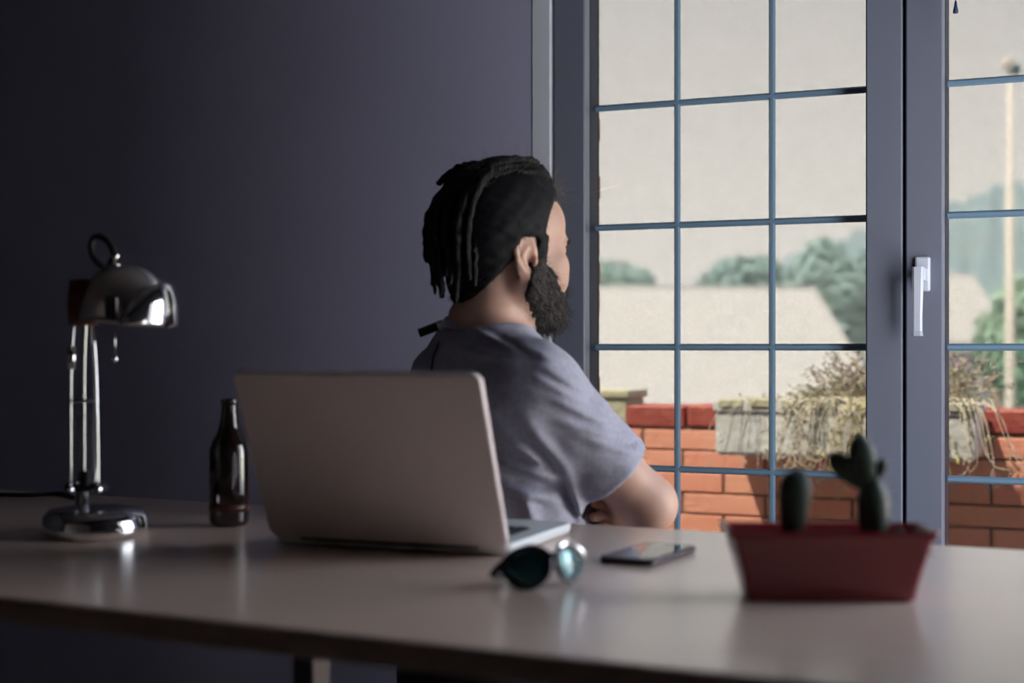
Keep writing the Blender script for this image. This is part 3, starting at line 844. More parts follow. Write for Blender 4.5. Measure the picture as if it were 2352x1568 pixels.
def leaf_tree(name, label, px, py_top, py_bot, wpx, Z, mi, nleaf=2600, seed=1, lobes=7, group='trees beyond the house'):
    rd = np.random.default_rng(seed)
    top, bot = at(px, py_top, Z), at(px, py_bot, Z)
    H = top.z - bot.z
    Wd = wpx * Z / FPX
    rt = tag(empty(name, (top.x, top.y, -4.0)), label, 'tree', group)
    bm = bmesh.new(); tube(bm, [(0, 0, 0), (.05, 0, (bot.z + 4) * .6), (0, 0, bot.z + 4 + H * .5)], [.16, .12, .06], 8); mk('trunk', bm, M['bark'], rt, True)
    # crown: many small leaf clusters around several lobes
    c0 = Vector((0, 0, bot.z + 4 + H * .5))
    cen, rad = [], []
    for i in range(lobes):
        cen.append([rd.uniform(-.32, .32) * Wd, rd.uniform(-.3, .3) * Wd * .7, rd.uniform(-.22, .24) * H]); rad.append(rd.uniform(.22, .34))
    cen = np.array(cen); rad = np.array(rad)
    k = rd.integers(0, lobes, nleaf)
    d = rd.normal(size=(nleaf, 3)); d /= np.linalg.norm(d, axis=1)[:, None]
    rr = rad[k] * rd.uniform(.55, 1.0, nleaf) ** .5
    P = cen[k] + d * rr[:, None] * np.array([Wd, Wd * .75, H])
    P[:, 2] = np.clip(P[:, 2], -H * .55, H * .5)
    nrm = d + rd.normal(scale=.5, size=(nleaf, 3)); nrm /= np.linalg.norm(nrm, axis=1)[:, None]
    a = np.cross(nrm, rd.normal(size=(nleaf, 3))); a /= np.linalg.norm(a, axis=1)[:, None]
    b = np.cross(nrm, a)
    s = rd.uniform(.04, .085, nleaf)[:, None] * min(H, Wd)
    V = np.stack([P - a * s, P - b * s * .6 , P + a * s, P + b * s * .6], 1).reshape(-1, 3) + np.array(c0)
    me = bpy.data.meshes.new('crown')
    me.from_pydata(V.tolist(), [], np.arange(len(V)).reshape(-1, 4).tolist())
    tag(link('crown', me, M['leaf'][mi], rt), kind='stuff')
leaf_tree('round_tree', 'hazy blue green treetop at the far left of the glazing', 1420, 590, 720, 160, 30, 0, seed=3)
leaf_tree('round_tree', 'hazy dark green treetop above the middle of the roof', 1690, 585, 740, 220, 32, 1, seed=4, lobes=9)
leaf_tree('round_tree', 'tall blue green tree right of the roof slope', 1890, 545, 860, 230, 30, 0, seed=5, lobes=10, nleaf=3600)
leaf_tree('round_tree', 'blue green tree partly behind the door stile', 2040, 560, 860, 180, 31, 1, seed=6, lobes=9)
leaf_tree('leafy_tree', 'bright green leafy tree right of the street pole', 2385, 600, 960, 210, 17, 2, seed=8, lobes=10, nleaf=3600)
leaf_tree('leafy_tree', 'low dark green shrub at the foot of the street pole', 2370, 790, 960, 130, 15, 3, seed=9)
leaf_tree('leafy_tree', 'small pale green tree before the smaller house', 2285, 690, 900, 90, 20, 2, seed=12)

# hills
def hill(name, label, pts, Z0, m, thick=120):
    rt = None
    bm = bmesh.new()
    rd = np.random.default_rng(5)
    rows = []
    for j in range(9):
        t = j / 8
        row = []
        for i, (px, py) in enumerate(pts):
            Z = Z0 + thick * t
            T = at(px, py, Z0 + thick)
            F = at(px, 960, Z0)
            P = F.lerp(T, t)
            P.z = F.z + (T.z - F.z) * math.sin(t * PI / 2) ** .9 + (rd.uniform(-1, 1) * 2.0 * (0 < j))
            row.append(bm.verts.new(P))
        rows.append(row)
    back = [bm.verts.new((at(px, py, Z0 + thick * 2).x, at(px, py, Z0 + thick * 2).y, -5)) for px, py in pts]
    rows.append(back)
    for a, b_ in zip(rows, rows[1:]):
        for k in range(len(a) - 1): bm.faces.new((a[k], a[k + 1], b_[k + 1], b_[k]))
    return tag(mk(name, bm, m, None, True), label, 'hill', kind='structure')
prof = [(700, 760), (1100, 730), (1500, 705), (1600, 690), (1700, 660), (1790, 610), (1870, 566), (1930, 548), (1990, 540), (2060, 515), (2130, 494), (2190, 474), (2240, 455), (2285, 440), (2340, 436), (2400, 432), (2480, 440), (2600, 470), (2800, 520), (3100, 560), (3500, 620), (4000, 690)]
dense = []
for (a0, b0_), (a1, b1_) in zip(prof, prof[1:]):
    for q in range(4): dense.append((a0 + (a1 - a0) * q / 4, b0_ + (b1_ - b0_) * q / 4))
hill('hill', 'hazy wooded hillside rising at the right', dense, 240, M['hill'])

# street pole
sp = at(2320, 797, 13)
post = tag(empty('street_pole', (sp.x, sp.y, -4.0), YAW), 'tall pale street pole with a small lamp on top', 'street lamp')
zt = at(2320, 140, 13).z + 4; zm = at(2320, 440, 13).z + 4
bm = bmesh.new(); tube(bm, [(0, 0, 0), (0, 0, zm), (0, 0, zm + .01), (0, 0, zt)], [.055, .042, .030, .024], 14); mk('pole', bm, M['post'], post, True)
bm = bmesh.new(); box(bm, (-.02, 0, zt - .02), (.10, .10, .10), None, .02); mk('bracket', bm, M['post'], post)
bm = bmesh.new(); lathe(bm, [(0, -.05), (.035, -.05), (.045, 0), (.02, .045), (0, .05)], 16, Matrix.Translation((.055, 0, zt - .07))); mk('lamp', bm, M['lamp_head'], post, True)
for i, (y0, y1) in enumerate(((548, 544), (560, 556), (572, 570))):
    a_, b_ = at(1650, y0 + 90, 120), at(2900, y1 - 40, 34)
    mid = at(2200, y0, 52)
    bm = bmesh.new(); tube(bm, catmull([a_, mid, b_], 8), .012, 5)
    tag(mk('overhead_cable', bm, M['wire']), ['highest of the three thin overhead cables before the hill', 'middle one of the three overhead cables before the hill', 'lowest of the three thin overhead cables before the hill'][i], 'cable', 'overhead cables')

# haze box
HZM = bpy.data.materials.new('summer_haze')
HZM.use_nodes = True
nt = HZM.node_tree; nt.nodes.clear()
ho = nt.nodes.new('ShaderNodeOutputMaterial'); hv = nt.nodes.new('ShaderNodeVolumeScatter')
hv.inputs['Color'].default_value = (.86, .92, .95, 1); hv.inputs['Density'].default_value = .0075
nt.links.new(hv.outputs[0], ho.inputs['Volume'])
bm = bmesh.new(); boxb(bm, -60, 70, 11, 60, -3.9, 7.5)
tag(mk('haze', bm, HZM), 'pale summer haze over the houses and trees', 'haze', kind='stuff')

# ------------------------------------------------------------------ the seated man: distance-field modelling
class Field:
    def __init__(self, xs, ys, zs):
        self.xs, self.ys, self.zs = [np.asarray(a, dtype=np.float32) for a in (xs, ys, zs)]
        self.D = np.full((len(xs), len(ys), len(zs)), 1.0, dtype=np.float32)
    def sl(self, lo, hi):
        out = []
        for a, l, h in zip((self.xs, self.ys, self.zs), lo, hi):
            i0 = max(0, int(np.searchsorted(a, l)) - 1); i1 = min(len(a), int(np.searchsorted(a, h)) + 1)
            out.append(slice(i0, max(i1, i0 + 1)))
        return tuple(out)
    def grid(self, s):
        return np.meshgrid(self.xs[s[0]], self.ys[s[1]], self.zs[s[2]], indexing='ij', sparse=True)
    def add(self, fn, lo, hi, k=.01, mode='add'):
        m = .035 + k
        s = self.sl([l - m for l in lo], [h + m for h in hi])
        X, Y, Z = self.grid(s)
        d = fn(X, Y, Z)
        D = self.D[s]
        if mode == 'add':
            if k > 0:
                h = np.clip(.5 + .5 * (D - d) / k, 0, 1)
                self.D[s] = D * (1 - h) + d * h - k * h * (1 - h)
            else: self.D[s] = np.minimum(D, d)
        else:                                   # carve
            if k > 0:
                h = np.clip(.5 - .5 * (D + d) / k, 0, 1)
                self.D[s] = D * (1 - h) - d * h + k * h * (1 - h)
            else: self.D[s] = np.maximum(D, -d)
    def mesh(self, name):
        D, xs, ys, zs = self.D, self.xs, self.ys, self.zs
        nx, ny, nz = D.shape
        neg = D < 0
        cnt = np.zeros((nx - 1, ny - 1, nz - 1), np.int8)
        for i in (0, 1):
            for j in (0, 1):
                for k in (0, 1): cnt += neg[i:nx - 1 + i, j:ny - 1 + j, k:nz - 1 + k]
        I, J, K = np.nonzero((cnt > 0) & (cnt < 8))
        idx = np.full(cnt.shape, -1, np.int32); idx[I, J, K] = np.arange(len(I))
        acc = np.zeros((len(I), 3)); num = np.zeros(len(I))
        ax = (xs, ys, zs)
        for d in range(3):
            o1, o2 = [a for a in range(3) if a != d]
            for u in (0, 1):
                for v in (0, 1):
                    q0 = [I, J, K]; q0[o1] = q0[o1] + u; q0[o2] = q0[o2] + v
                    q1 = list(q0); q1[d] = q1[d] + 1
                    a = D[tuple(q0)]; b = D[tuple(q1)]
                    m = (a < 0) != (b < 0)
                    t = np.where(m, a / np.where(m, a - b, 1), 0)
                    pt = [ax[e][q0[e]] for e in range(3)]
                    pt[d] = pt[d] + t * (ax[d][q1[d]] - ax[d][q0[d]])
                    for e in range(3): acc[:, e] += np.where(m, pt[e], 0)
                    num += m
        V = acc / num[:, None]
        F = []
        for d in range(3):
            o1, o2 = [(1, 2), (2, 0), (0, 1)][d]
            sa = [slice(None)] * 3; sb = [slice(None)] * 3
            sa[d] = slice(0, -1); sb[d] = slice(1, None)
            A, B = neg[tuple(sa)], neg[tuple(sb)]
            ch = A != B
            q = np.nonzero(ch)
            ok = (q[o1] > 0) & (q[o2] > 0) & (q[o1] < D.shape[o1] - 1) & (q[o2] < D.shape[o2] - 1)
            q = [a[ok] for a in q]
            inside = A[tuple(q)]
            c = []
            for u, v in ((-1, -1), (0, -1), (0, 0), (-1, 0)):
                r = list(q); r[o1] = r[o1] + u; r[o2] = r[o2] + v
                c.append(idx[tuple(r)])
            c = np.stack(c, 1)
            c[~inside] = c[~inside][:, ::-1]
            F.append(c)
        F = np.concatenate(F)
        F = F[(F >= 0).all(1)]
        me = bpy.data.meshes.new(name)
        me.vertices.add(len(V)); me.vertices.foreach_set('co', V.astype(np.float32).ravel())
        me.loops.add(F.size); me.loops.foreach_set('vertex_index', F.astype(np.int32).ravel())
        me.polygons.add(len(F)); me.polygons.foreach_set('loop_start', np.arange(0, F.size, 4, dtype=np.int32))
        me.polygons.foreach_set('use_smooth', np.ones(len(F), dtype=bool))
        me.update(calc_edges=True); me.validate()
        return me

def cone(a, b, r0, r1):
    """tapered capsule"""
    a = np.array(a, float); b = np.array(b, float)
    ab = b - a; L2 = float(ab @ ab)
    def fn(X, Y, Z):
        t = np.clip(((X - a[0]) * ab[0] + (Y - a[1]) * ab[1] + (Z - a[2]) * ab[2]) / L2, 0, 1)
        return np.sqrt((X - a[0] - t * ab[0]) ** 2 + (Y - a[1] - t * ab[1]) ** 2 + (Z - a[2] - t * ab[2]) ** 2) - (r0 + (r1 - r0) * t)
    r = max(r0, r1)
    return fn, np.minimum(a, b) - r, np.maximum(a, b) + r

def ell(c, rad, Rm=None):
    """ellipsoid; Rm rows are its axes"""
    c = np.array(c, float); rad = np.array(rad, float)
    Rm = np.eye(3) if Rm is None else np.array(Rm)
    def fn(X, Y, Z):
        x, y, z = X - c[0], Y - c[1], Z - c[2]
        q = [Rm[i][0] * x + Rm[i][1] * y + Rm[i][2] * z for i in range(3)]
        k0 = np.sqrt(sum((q[i] / rad[i]) ** 2 for i in range(3)))
        k1 = np.sqrt(sum((q[i] / rad[i] ** 2) ** 2 for i in range(3)))
        return k0 * (k0 - 1) / np.maximum(k1, 1e-6)
    r = rad.max()
    return fn, c - r, c + r

def loft(sec, yaw, infl=0.0):
    """elliptic column: (z, cx, cy, half depth, half width)"""
    sec = np.array(sec, float)
    cy_, sy_ = math.cos(yaw), math.sin(yaw)
    def fn(X, Y, Z):
        z = Z.ravel()
        def ip(k):
            # smooth (cubic hermite) interpolation in z
            i = np.clip(np.searchsorted(sec[:, 0], z) - 1, 0, len(sec) - 2)
            t = np.clip((z - sec[i, 0]) / (sec[i + 1, 0] - sec[i, 0]), 0, 1)
            g = np.gradient(sec[:, k], sec[:, 0])
            h = sec[i + 1, 0] - sec[i, 0]
            t2, t3 = t * t, t ** 3
            return ((2 * t3 - 3 * t2 + 1) * sec[i, k] + (t3 - 2 * t2 + t) * h * g[i] + (-2 * t3 + 3 * t2) * sec[i + 1, k] + (t3 - t2) * h * g[i + 1]).reshape(1, 1, -1).astype(np.float32)
        x = X - ip(1); y = Y - ip(2)
        a = ip(3) + infl; b = ip(4) + infl
        f = cy_ * x + sy_ * y; l = -sy_ * x + cy_ * y
        k0 = (np.abs(f / a) ** 2.3 + np.abs(l / b) ** 2.3) ** (1 / 2.3)
        d = (k0 - 1) * np.minimum(a, b)
        dz = np.maximum(sec[0, 0] - Z, Z - sec[-1, 0])
        return np.maximum(d, dz)
    m = max(sec[:, 3].max(), sec[:, 4].max()) + infl
    return fn, np.array([sec[:, 1].min() - m, sec[:, 2].min() - m, sec[0, 0]]), np.array([sec[:, 1].max() + m, sec[:, 2].max() + m, sec[-1, 0]])

MZ = 2.28                                             # the man's distance; local x = viewer's right, y = away, z = up
man_o = at(1176, 797, MZ); man_o.z = 0
def mp(px, py, dy=0.0):
    Z = MZ + dy
    return np.array([(px - 1176) * Z / FPX, dy, CAMZ + (797 - py) * Z / FPX])

HY = math.radians(37)                                 # head yaw from the viewer's right
TY = math.radians(27)                                 # torso yaw
HC = np.array([-.008, 0.0, mp(0, 578)[2]])            # head origin at eye level
pitch = math.radians(-2)
hf = np.array([math.cos(HY) * math.cos(pitch), math.sin(HY) * math.cos(pitch), math.sin(pitch)])
hl_ = np.array([-math.sin(HY), math.cos(HY), 0])
hu = np.cross(hf, hl_)
HR = np.array([hf, hl_, hu])
def hp(x, y, z): return HC + hf * x + hl_ * y + hu * z
def hell(c, r, rot=None):
    Rm = HR if rot is None else np.array(rot) @ HR
    return ell(hp(*c), r, Rm)
def hcone(a, b, r0, r1): return cone(hp(*a), hp(*b), r0, r1)

TORSO = [(.44, -.035, 0, .125, .175), (.52, -.03, 0, .130, .178), (.62, -.018, 0, .124, .165), (.72, -.012, 0, .122, .162), (.82, -.016, 0, .121, .170), (.90, -.026, 0, .112, .176),
         (.95, -.034, 0, .096, .150), (.985, -.040, 0, .078, .108), (1.015, -.044, 0, .062, .074), (1.04, -.044, 0, .056, .060)]
SR = mp(1222, 892, -.150); ER = mp(1488, 1158, -.085)
tf = np.array([math.cos(TY), math.sin(TY), 0]); tl = np.array([-math.sin(TY), math.cos(TY), 0])
SL = np.array([-.034, 0, .93]) + tl * .165 + tf * .01
EL = SL + tf * .165 + np.array([0, 0, -.225]) + tl * .01
WR = ER + tl * .205 - tf * .01 + np.array([0, 0, .010])      # right wrist, across the chest
WL = np.array([.128, .075, .712])       # left wrist, under the right arm
chest = np.array([-.012, 0, .75]) + tf * .12

def hand(F, W, d, side, up, fk=.006):
    """palm and five curled fingers; W wrist, d pointing direction, side = thumb side, up = back of hand"""
    d, side, up = [v / np.linalg.norm(v) for v in (d, side, up)]
    Rm = np.array([d, side, up])
    F.add(*cone(W - d * .01, W + d * .03, .027, .026), k=.015)
    F.add(*ell(W + d * .05, (.05, .041, .015), Rm), k=.015)
    for i, (o, L) in enumerate(((.030, .070), (.010, .078), (-.010, .073), (-.029, .058))):
        k0 = W + d * .088 + side * o + up * .002
        k1 = k0 + (d * .93 - up * .35) * L * .45
        k2 = k1 + (d * .70 - up * .70) * L * .32
        k3 = k2 + (d * .45 - up * .88) * L * .24
        F.add(*cone(k0 - d * .02, k1, .0098, .0090), k=fk)
        F.add(*cone(k1, k2, .0089, .0082), k=.003)
        F.add(*cone(k2, k3, .0082, .0074), k=.003)
    t0 = W + d * .028 + side * .032 - up * .006
    t1 = t0 + (d * .6 + side * .55 - up * .25) * .040
    t2 = t1 + (d * .92 + side * .1 - up * .35) * .030
    F.add(*cone(W + d * .02 + side * .012, t0, .016, .014), k=.01)
    F.add(*cone(t0, t1, .0125, .0108), k=.006); F.add(*cone(t1, t2, .0105, .0086), k=.003)

def axis(parts):
    out = []
    for a, b, h in parts: out += list(np.arange(a, b, h))
    return np.array(out)
gx_ = axis([(-.26, -.15, .006), (-.15, .13, .003), (.13, .30, .0035), (.30, .62, .009)])
gy_ = axis([(-.33, -.24, .006), (-.24, .14, .0032), (.14, .42, .0055), (.42, .60, .01)])
gz_ = axis([(.0, .58, .010), (.58, .98, .0042), (.98, 1.30, .0026)])

BF = Field(gx_, gy_, gz_)
add = BF.add
add(*loft(TORSO, TY, -.010), k=0)
# legs
HIPR = np.array([-.03, 0, .52]) - tl * .095; HIPL = np.array([-.03, 0, .52]) + tl * .095
KR = HIPR + tf * .40 - tl * .02 + np.array([0, 0, .0]); KL = HIPL + tf * .40 + tl * .03
AR = KR + tf * .03 + np.array([0, 0, -.43]); AL = KL + tf * .06 + np.array([0, 0, -.43])
for h_, k_, a_ in ((HIPR, KR, AR), (HIPL, KL, AL)):
    add(*cone(h_, k_, .082, .056), k=.04); add(*cone(k_, a_, .054, .036), k=.02)
    add(*cone(a_ + np.array([0, 0, -.04]), a_ + tf * .15 + np.array([0, 0, -.055]), .034, .026), k=.02)
# neck
NB = np.array([-.044, .0, .985]); NT = hp(-.030, 0, -.075)
add(*cone(NB, NT, .062, .056), k=.03)
add(*cone(NB + tf * .035, hp(.012, 0, -.085), .045, .038), k=.03)
# shoulders and arms
for S_, E_ in ((SR, ER), (SL, EL)):
    add(*cone(np.array([-.04, 0, .985]) * .55 + S_ * .45, S_, .055, .056), k=.04)
    add(*cone(S_, S_ * .55 + E_ * .45, .056, .050), k=.04)
    add(*cone(S_ * .55 + E_ * .45, E_, .050, .041), k=.02)
for E_, W_ in ((ER, WR), (EL, WL)):
    m_ = E_ * .68 + W_ * .32
    add(*cone(E_, m_, .043, .043), k=.02); add(*cone(m_, W_, .043, .027), k=.02)
hand(BF, WR, tl * .9 - tf * .25 + np.array([0, 0, -.15]), np.array([0, 0, 1.0]) + tl * .1, tf)
hand(BF, WL, np.array([.25, -.95, .04]), np.array([0, 0, 1.0]), tf * .8)
# head
add(*hell((-.014, 0, .045), (.099, .077, .086)), k=.02)
add(*hell((-.045, 0, .015), (.066, .066, .07)), k=.03)
add(*hell((.030, 0, -.028), (.060, .060, .080)), k=.03)
add(*hell((.052, 0, .045), (.042, .062, .050)), k=.02)
for s_ in (-1, 1):
    add(*hcone((-.008, s_ * .054, -.050), (.066, s_ * .016, -.096), .020, .020), k=.025)
    add(*hcone((-.010, s_ * .060, -.010), (-.008, s_ * .054, -.055), .016, .018), k=.02)
    add(*hell((.062, s_ * .043, -.018), (.026, .022, .022)), k=.02)
    add(*hell((.070, s_ * .030, -.045), (.025, .026, .026)), k=.02)
add(*hell((.078, 0, -.094), (.020, .022, .018)), k=.02)
add(*hcone((.084, -.032, .019), (.084, .032, .019), .0130, .0130), k=.012)
for s_ in (-1, 1):
    add(*hell((.096, s_ * .032, .002), (.016, .018, .012)), k=.010, mode='cut')
    add(*hell((.077, s_ * .032, .001), (.0135, .0145, .0125)), k=.004)
    add(*hcone((.0855, s_ * .019, .0075), (.080, s_ * .045, .0065), .0045, .0045), k=.004)
add(*hcone((.090, 0, .014), (.112, 0, -.026), .0085, .0110), k=.010)
add(*hell((.104, 0, -.030), (.015, .016, .010)), k=.008)
add(*hcone((.094, -.018, -.058), (.094, .018, -.058), .0075, .0075), k=.006)
add(*hcone((.093, -.015, -.070), (.093, .015, -.070), .0078, .0078), k=.005)
# ears
def ear(s_):
    q = math.radians(-4)                              # flare of the ear away from the head
    o = np.array([-.008, s_ * .076, -.017])
    ex = np.array([-math.cos(q), s_ * math.sin(q), 0])    # backwards and out
    ez = np.array([-.18, 0, .983])
    ey = np.cross(ez, ex) ; ey /= np.linalg.norm(ey)
    if ey[1] * s_ < 0: ey = -ey
    P = lambda a, b, c=0.0: tuple(o + ex * a + ez * b + ey * c)
    Rl = np.array([ex / np.linalg.norm(ex), ez / np.linalg.norm(ez), ey])
    add(*hell(P(.012, .000), (.020, .030, .0055), Rl), k=.006)
    add(*hell(P(.004, -.024), (.011, .013, .0055), Rl), k=.006)
    add(*hell(P(.009, -.001, .007), (.0115, .017, .0075), Rl), k=.003, mode='cut')
    rim = [(-.006, .016), (-.002, .027), (.010, .032), (.023, .026), (.030, .012), (.029, -.004), (.022, -.017), (.013, -.026)]
    for a_, b_ in zip(rim, rim[1:]): add(*hcone(P(*a_, .002), P(*b_, .002), .0040, .0038), k=.0025)
    add(*hcone(P(.008, .016, .002), P(.019, .004, .003), .0034, .0032), k=.003)
    add(*hcone(P(.019, .004, .003), P(.013, -.013, .002), .0034, .0034), k=.003)
    add(*hell(P(-.004, -.002, .004), (.0045, .007, .004), Rl), k=.003)
    add(*hell(P(.004, -.006, .003), (.0042, .006, .008), Rl), k=.002, mode='cut')
ear(-1); ear(1)
person_me = BF.mesh('person')
person = link('person', person_me, M['skin'])
person.location = man_o; person.rotation_euler = (0, 0, YAW)
tag(person, 'bearded man in a grey t-shirt seated with folded arms, looking outside', 'person')

# ---- t-shirt
tx_ = axis([(-.26, .34, .0042)]); ty_ = axis([(-.30, .34, .0048)]); tz_ = axis([(.45, 1.06, .0042)])
TF = Field(tx_, ty_, tz_)
TF.add(*loft(TORSO[:-1], TY, .009), k=0)
def sleeve(F, S_, E_, frac, r0, r1, infl=0.0):
    F.add(*cone(np.array([-.04, 0, .985]) * .6 + S_ * .4, S_, .060 + infl, .064 + infl), k=.045)
    H_ = S_ + (E_ - S_) * frac
    F.add(*cone(S_, S_ * .5 + H_ * .5, r0 + infl, (r0 + r1) / 2 - .002 + infl), k=.04)
    F.add(*cone(S_ * .5 + H_ * .5, H_ + (E_ - S_) * .25, (r0 + r1) / 2 - .002 + infl, r1 + .004 + infl), k=.015)
sleeve(TF, SR, ER, .71, .066, .061); sleeve(TF, SL, EL, .71, .066, .061)
X, Y, Z = np.meshgrid(TF.xs, TF.ys, TF.zs, indexing='ij', sparse=True)
# cloth folds: ridges along lines seen from the near side and over the back
def fold(a, b, w, h, ymax=.06):
    a, b = np.array(a), np.array(b)
    ab = b - a; L2 = float(ab @ ab)
    t = np.clip(((X - a[0]) * ab[0] + (Z - a[1]) * ab[1]) / L2, 0, 1)
    d2 = (X - a[0] - t * ab[0]) ** 2 + (Z - a[1] - t * ab[1]) ** 2
    TF.D -= (h * np.exp(-d2 / w ** 2) * np.sin(np.pi * np.clip(t * .9 + .08, 0, 1)) * (Y < ymax)).astype(np.float32)
def f2(x0, y0, x1, y1, w=.007, h=.006, dy=-.16):
    a = mp(x0, y0, dy); b = mp(x1, y1, dy); fold((a[0], a[2]), (b[0], b[2]), w * .85, h * (1.5 if h > 0 else 1.15))
# sleeve folds, running down toward the outer edge
f2(1235, 835, 1345, 900, .008, .006); f2(1225, 862, 1370, 945, .007, .006); f2(1250, 905, 1400, 975, .008, .007)
f2(1270, 960, 1440, 1010, .007, .006); f2(1300, 985, 1465, 1045, .009, .005); f2(1210, 800, 1300, 840, .007, .005)
f2(1190, 940, 1330, 1120, .012, .006); f2(1215, 1010, 1290, 1090, .009, -.007); f2(1150, 1000, 1270, 1075, .011, .008)
f2(1140, 1055, 1300, 1105, .009, .007); f2(1150, 1090, 1310, 1130, .008, -.006); f2(1155, 1120, 1290, 1150, .009, .007)
f2(1280, 1100, 1330, 1205, .010, -.007); f2(1310, 1110, 1345, 1205, .009, .008); f2(1200, 1130, 1230, 1205, .012, .006)
f2(1020, 790, 1200, 830, .010, .004); f2(1090, 760, 1190, 800, .006, .005); f2(1110, 752, 1215, 815, .005, -.005)
f2(1000, 830, 1090, 960, .014, .006); f2(1080, 870, 1160, 1010, .016, .005)
wob = .0010 * np.sin(X * 95 + Z * 60 + 1.5 * np.sin(Y * 40)) * np.sin(Z * 75 - X * 40 + Y * 30) + .0004 * np.sin(Z * 190 + X * 70) * np.sin(X * 120 - Y * 90)
TF.D += wob.astype(np.float32)
TF0 = TF.D.copy()
def hemcut(S_, E_, frac, sgn):
    n = (E_ - S_) / np.linalg.norm(E_ - S_); H_ = S_ + (E_ - S_) * frac
    pl = (X - H_[0]) * n[0] + (Y - H_[1]) * n[1] + (Z - H_[2]) * n[2]
    r = np.sqrt((X - H_[0]) ** 2 + (Y - H_[1]) ** 2 + (Z - H_[2]) ** 2)
    near = r - .13
    # only the tube of the sleeve beyond the hem is cut away
    axd = np.sqrt(np.maximum(r ** 2 - pl ** 2, 0)) - .088
    TF.D = np.maximum(TF.D, -np.maximum(np.maximum(-pl, axd), near)).astype(np.float32)
    inside = np.maximum(np.maximum(-(pl + .035), axd), near)       # hollow mouth of the sleeve
    TF.D = np.maximum(TF.D, -np.maximum(TF0 + .0075, inside)).astype(np.float32)
hemcut(SR, ER, .71, -1); hemcut(SL, EL, .71, 1)
# neck opening: tilted so the front and near side dip lower
nn = np.array([.30, -.06, 1.0]); nn /= np.linalg.norm(nn)
NC = mp(1112, 757, 0.0)
pl = (X - NC[0]) * nn[0] + (Y - NC[1]) * nn[1] + (Z - NC[2]) * nn[2]
neckcyl = np.sqrt((X - NC[0] - pl * nn[0]) ** 2 + (Y - NC[1] - pl * nn[1]) ** 2 + (Z - NC[2] - pl * nn[2]) ** 2) - .080
TF.D = np.maximum(TF.D, -np.maximum(-pl, neckcyl)).astype(np.float32)
TF.D = np.maximum(TF.D, (.47 - Z)).astype(np.float32)
shirt = link('t_shirt', TF.mesh('t_shirt'), M['shirt'], person)
# ribbed collar following the opening
bm = bmesh.new()
cu = np.array([math.cos(.3), math.sin(.3), 0]); cu = cu - nn * (cu @ nn); cu /= np.linalg.norm(cu); cv = np.cross(nn, cu)
ring = [Vector(NC + cu * .0660 * math.cos(a) + cv * .0660 * math.sin(a) - nn * .002) for a in np.linspace(0, 2 * PI, 49)[:-1]]
prof_ = [(-.004, -.010), (.001, -.008), (.0005, .002), (-.003, .006), (-.0065, .005), (-.006, -.006)]
rr_ = []
for i, p_ in enumerate(ring):
    rad = (p_ - Vector(NC)).normalized()
    rr_.append([bm.verts.new(p_ + rad * a_ + Vector(nn) * b_) for a_, b_ in prof_])
for i in range(48):
    for k in range(6): bm.faces.new((rr_[i][k], rr_[(i + 1) % 48][k], rr_[(i + 1) % 48][(k + 1) % 6], rr_[i][(k + 1) % 6]))
mk('collar', bm, M['shirt'], shirt, True)

# ---- trousers and shoes (mostly below the desk)
JF = Field(axis([(-.26, .62, .009)]), axis([(-.34, .60, .009)]), axis([(.03, .62, .009)]))
JF.add(*loft([(.42, -.035, 0, .135, .185), (.52, -.03, 0, .140, .188), (.60, -.02, 0, .134, .176)], TY), k=0)
for h_, k_, a_ in ((HIPR, KR, AR), (HIPL, KL, AL)):
    JF.add(*cone(h_, k_, .092, .068), k=.04); JF.add(*cone(k_, a_ + np.array([0, 0, .03]), .067, .056), k=.02)
link('trousers', JF.mesh('trousers'), M['jeans'], person)
for a_ in (AR, AL):
    F_ = Field(axis([(a_[0] - .16, a_[0] + .30, .006)]), axis([(a_[1] - .16, a_[1] + .26, .006)]), axis([(-.01, .16, .006)]))
    F_.add(*cone(a_ * [1, 1, 0] - tf * .02 + np.array([0, 0, .045]), a_ * [1, 1, 0] + tf * .19 + np.array([0, 0, .04]), .043, .042), k=0)
    F_.add(*cone(a_ * [1, 1, 0] + np.array([0, 0, .05]), a_ * [1, 1, 0] + np.array([0, 0, .11]), .044, .046), k=.02)
    zz_ = F_.zs.reshape(1, 1, -1)
    F_.D = np.maximum(F_.D, .002 - zz_).astype(np.float32)
    link('shoe', F_.mesh('shoe'), M['black'], person)

# ---- hair, beard, brows, eyes
def head_grid(h):
    c = HC
    return Field(axis([(c[0] - .15, c[0] + .15, h)]), axis([(c[1] - .15, c[1] + .15, h)]), axis([(c[2] - .17, c[2] + .18, h)]))
def head_local(F):
    X, Y, Z = np.meshgrid(F.xs, F.ys, F.zs, indexing='ij', sparse=True)
    x, y, z = X - HC[0], Y - HC[1], Z - HC[2]
    return [HR[i][0] * x + HR[i][1] * y + HR[i][2] * z for i in range(3)]
def skull(F, g):
    F.add(*hell((-.014, 0, .045), (.099 + g, .077 + g, .086 + g)), k=0)
    F.add(*hell((-.045, 0, .015), (.066 + g, .066 + g, .07 + g)), k=.03)
    F.add(*hell((.052, 0, .045), (.042 + g, .062 + g, .050 + g)), k=.02)
    F.add(*hell((.030, 0, -.028), (.060 + g, .060 + g, .080 + g)), k=.03)
    F.add(*cone(NB, NT, .062 + g, .056 + g), k=.03)
def smax(a, b, k=.006):
    h = np.clip(.5 - .5 * (b - a) / k, 0, 1)
    return b * (1 - h) + a * h + k * h * (1 - h)
def sminf(a, b, k=.006): return -smax(-a, -b, k)
HF = head_grid(.003)
skull(HF, .007)
x, y, z = head_local(HF)
nzf = .0035 * np.sin(x * 210 + y * 130) * np.sin(z * 180 + y * 90) + .002 * np.sin(z * 340 + x * 150)
HF.D = HF.D + .2 * nzf
front = x - (.058 + .22 * (z - .03) + .10 * np.maximum(0, z - .06) - 7.0 * y * y)     # hairline
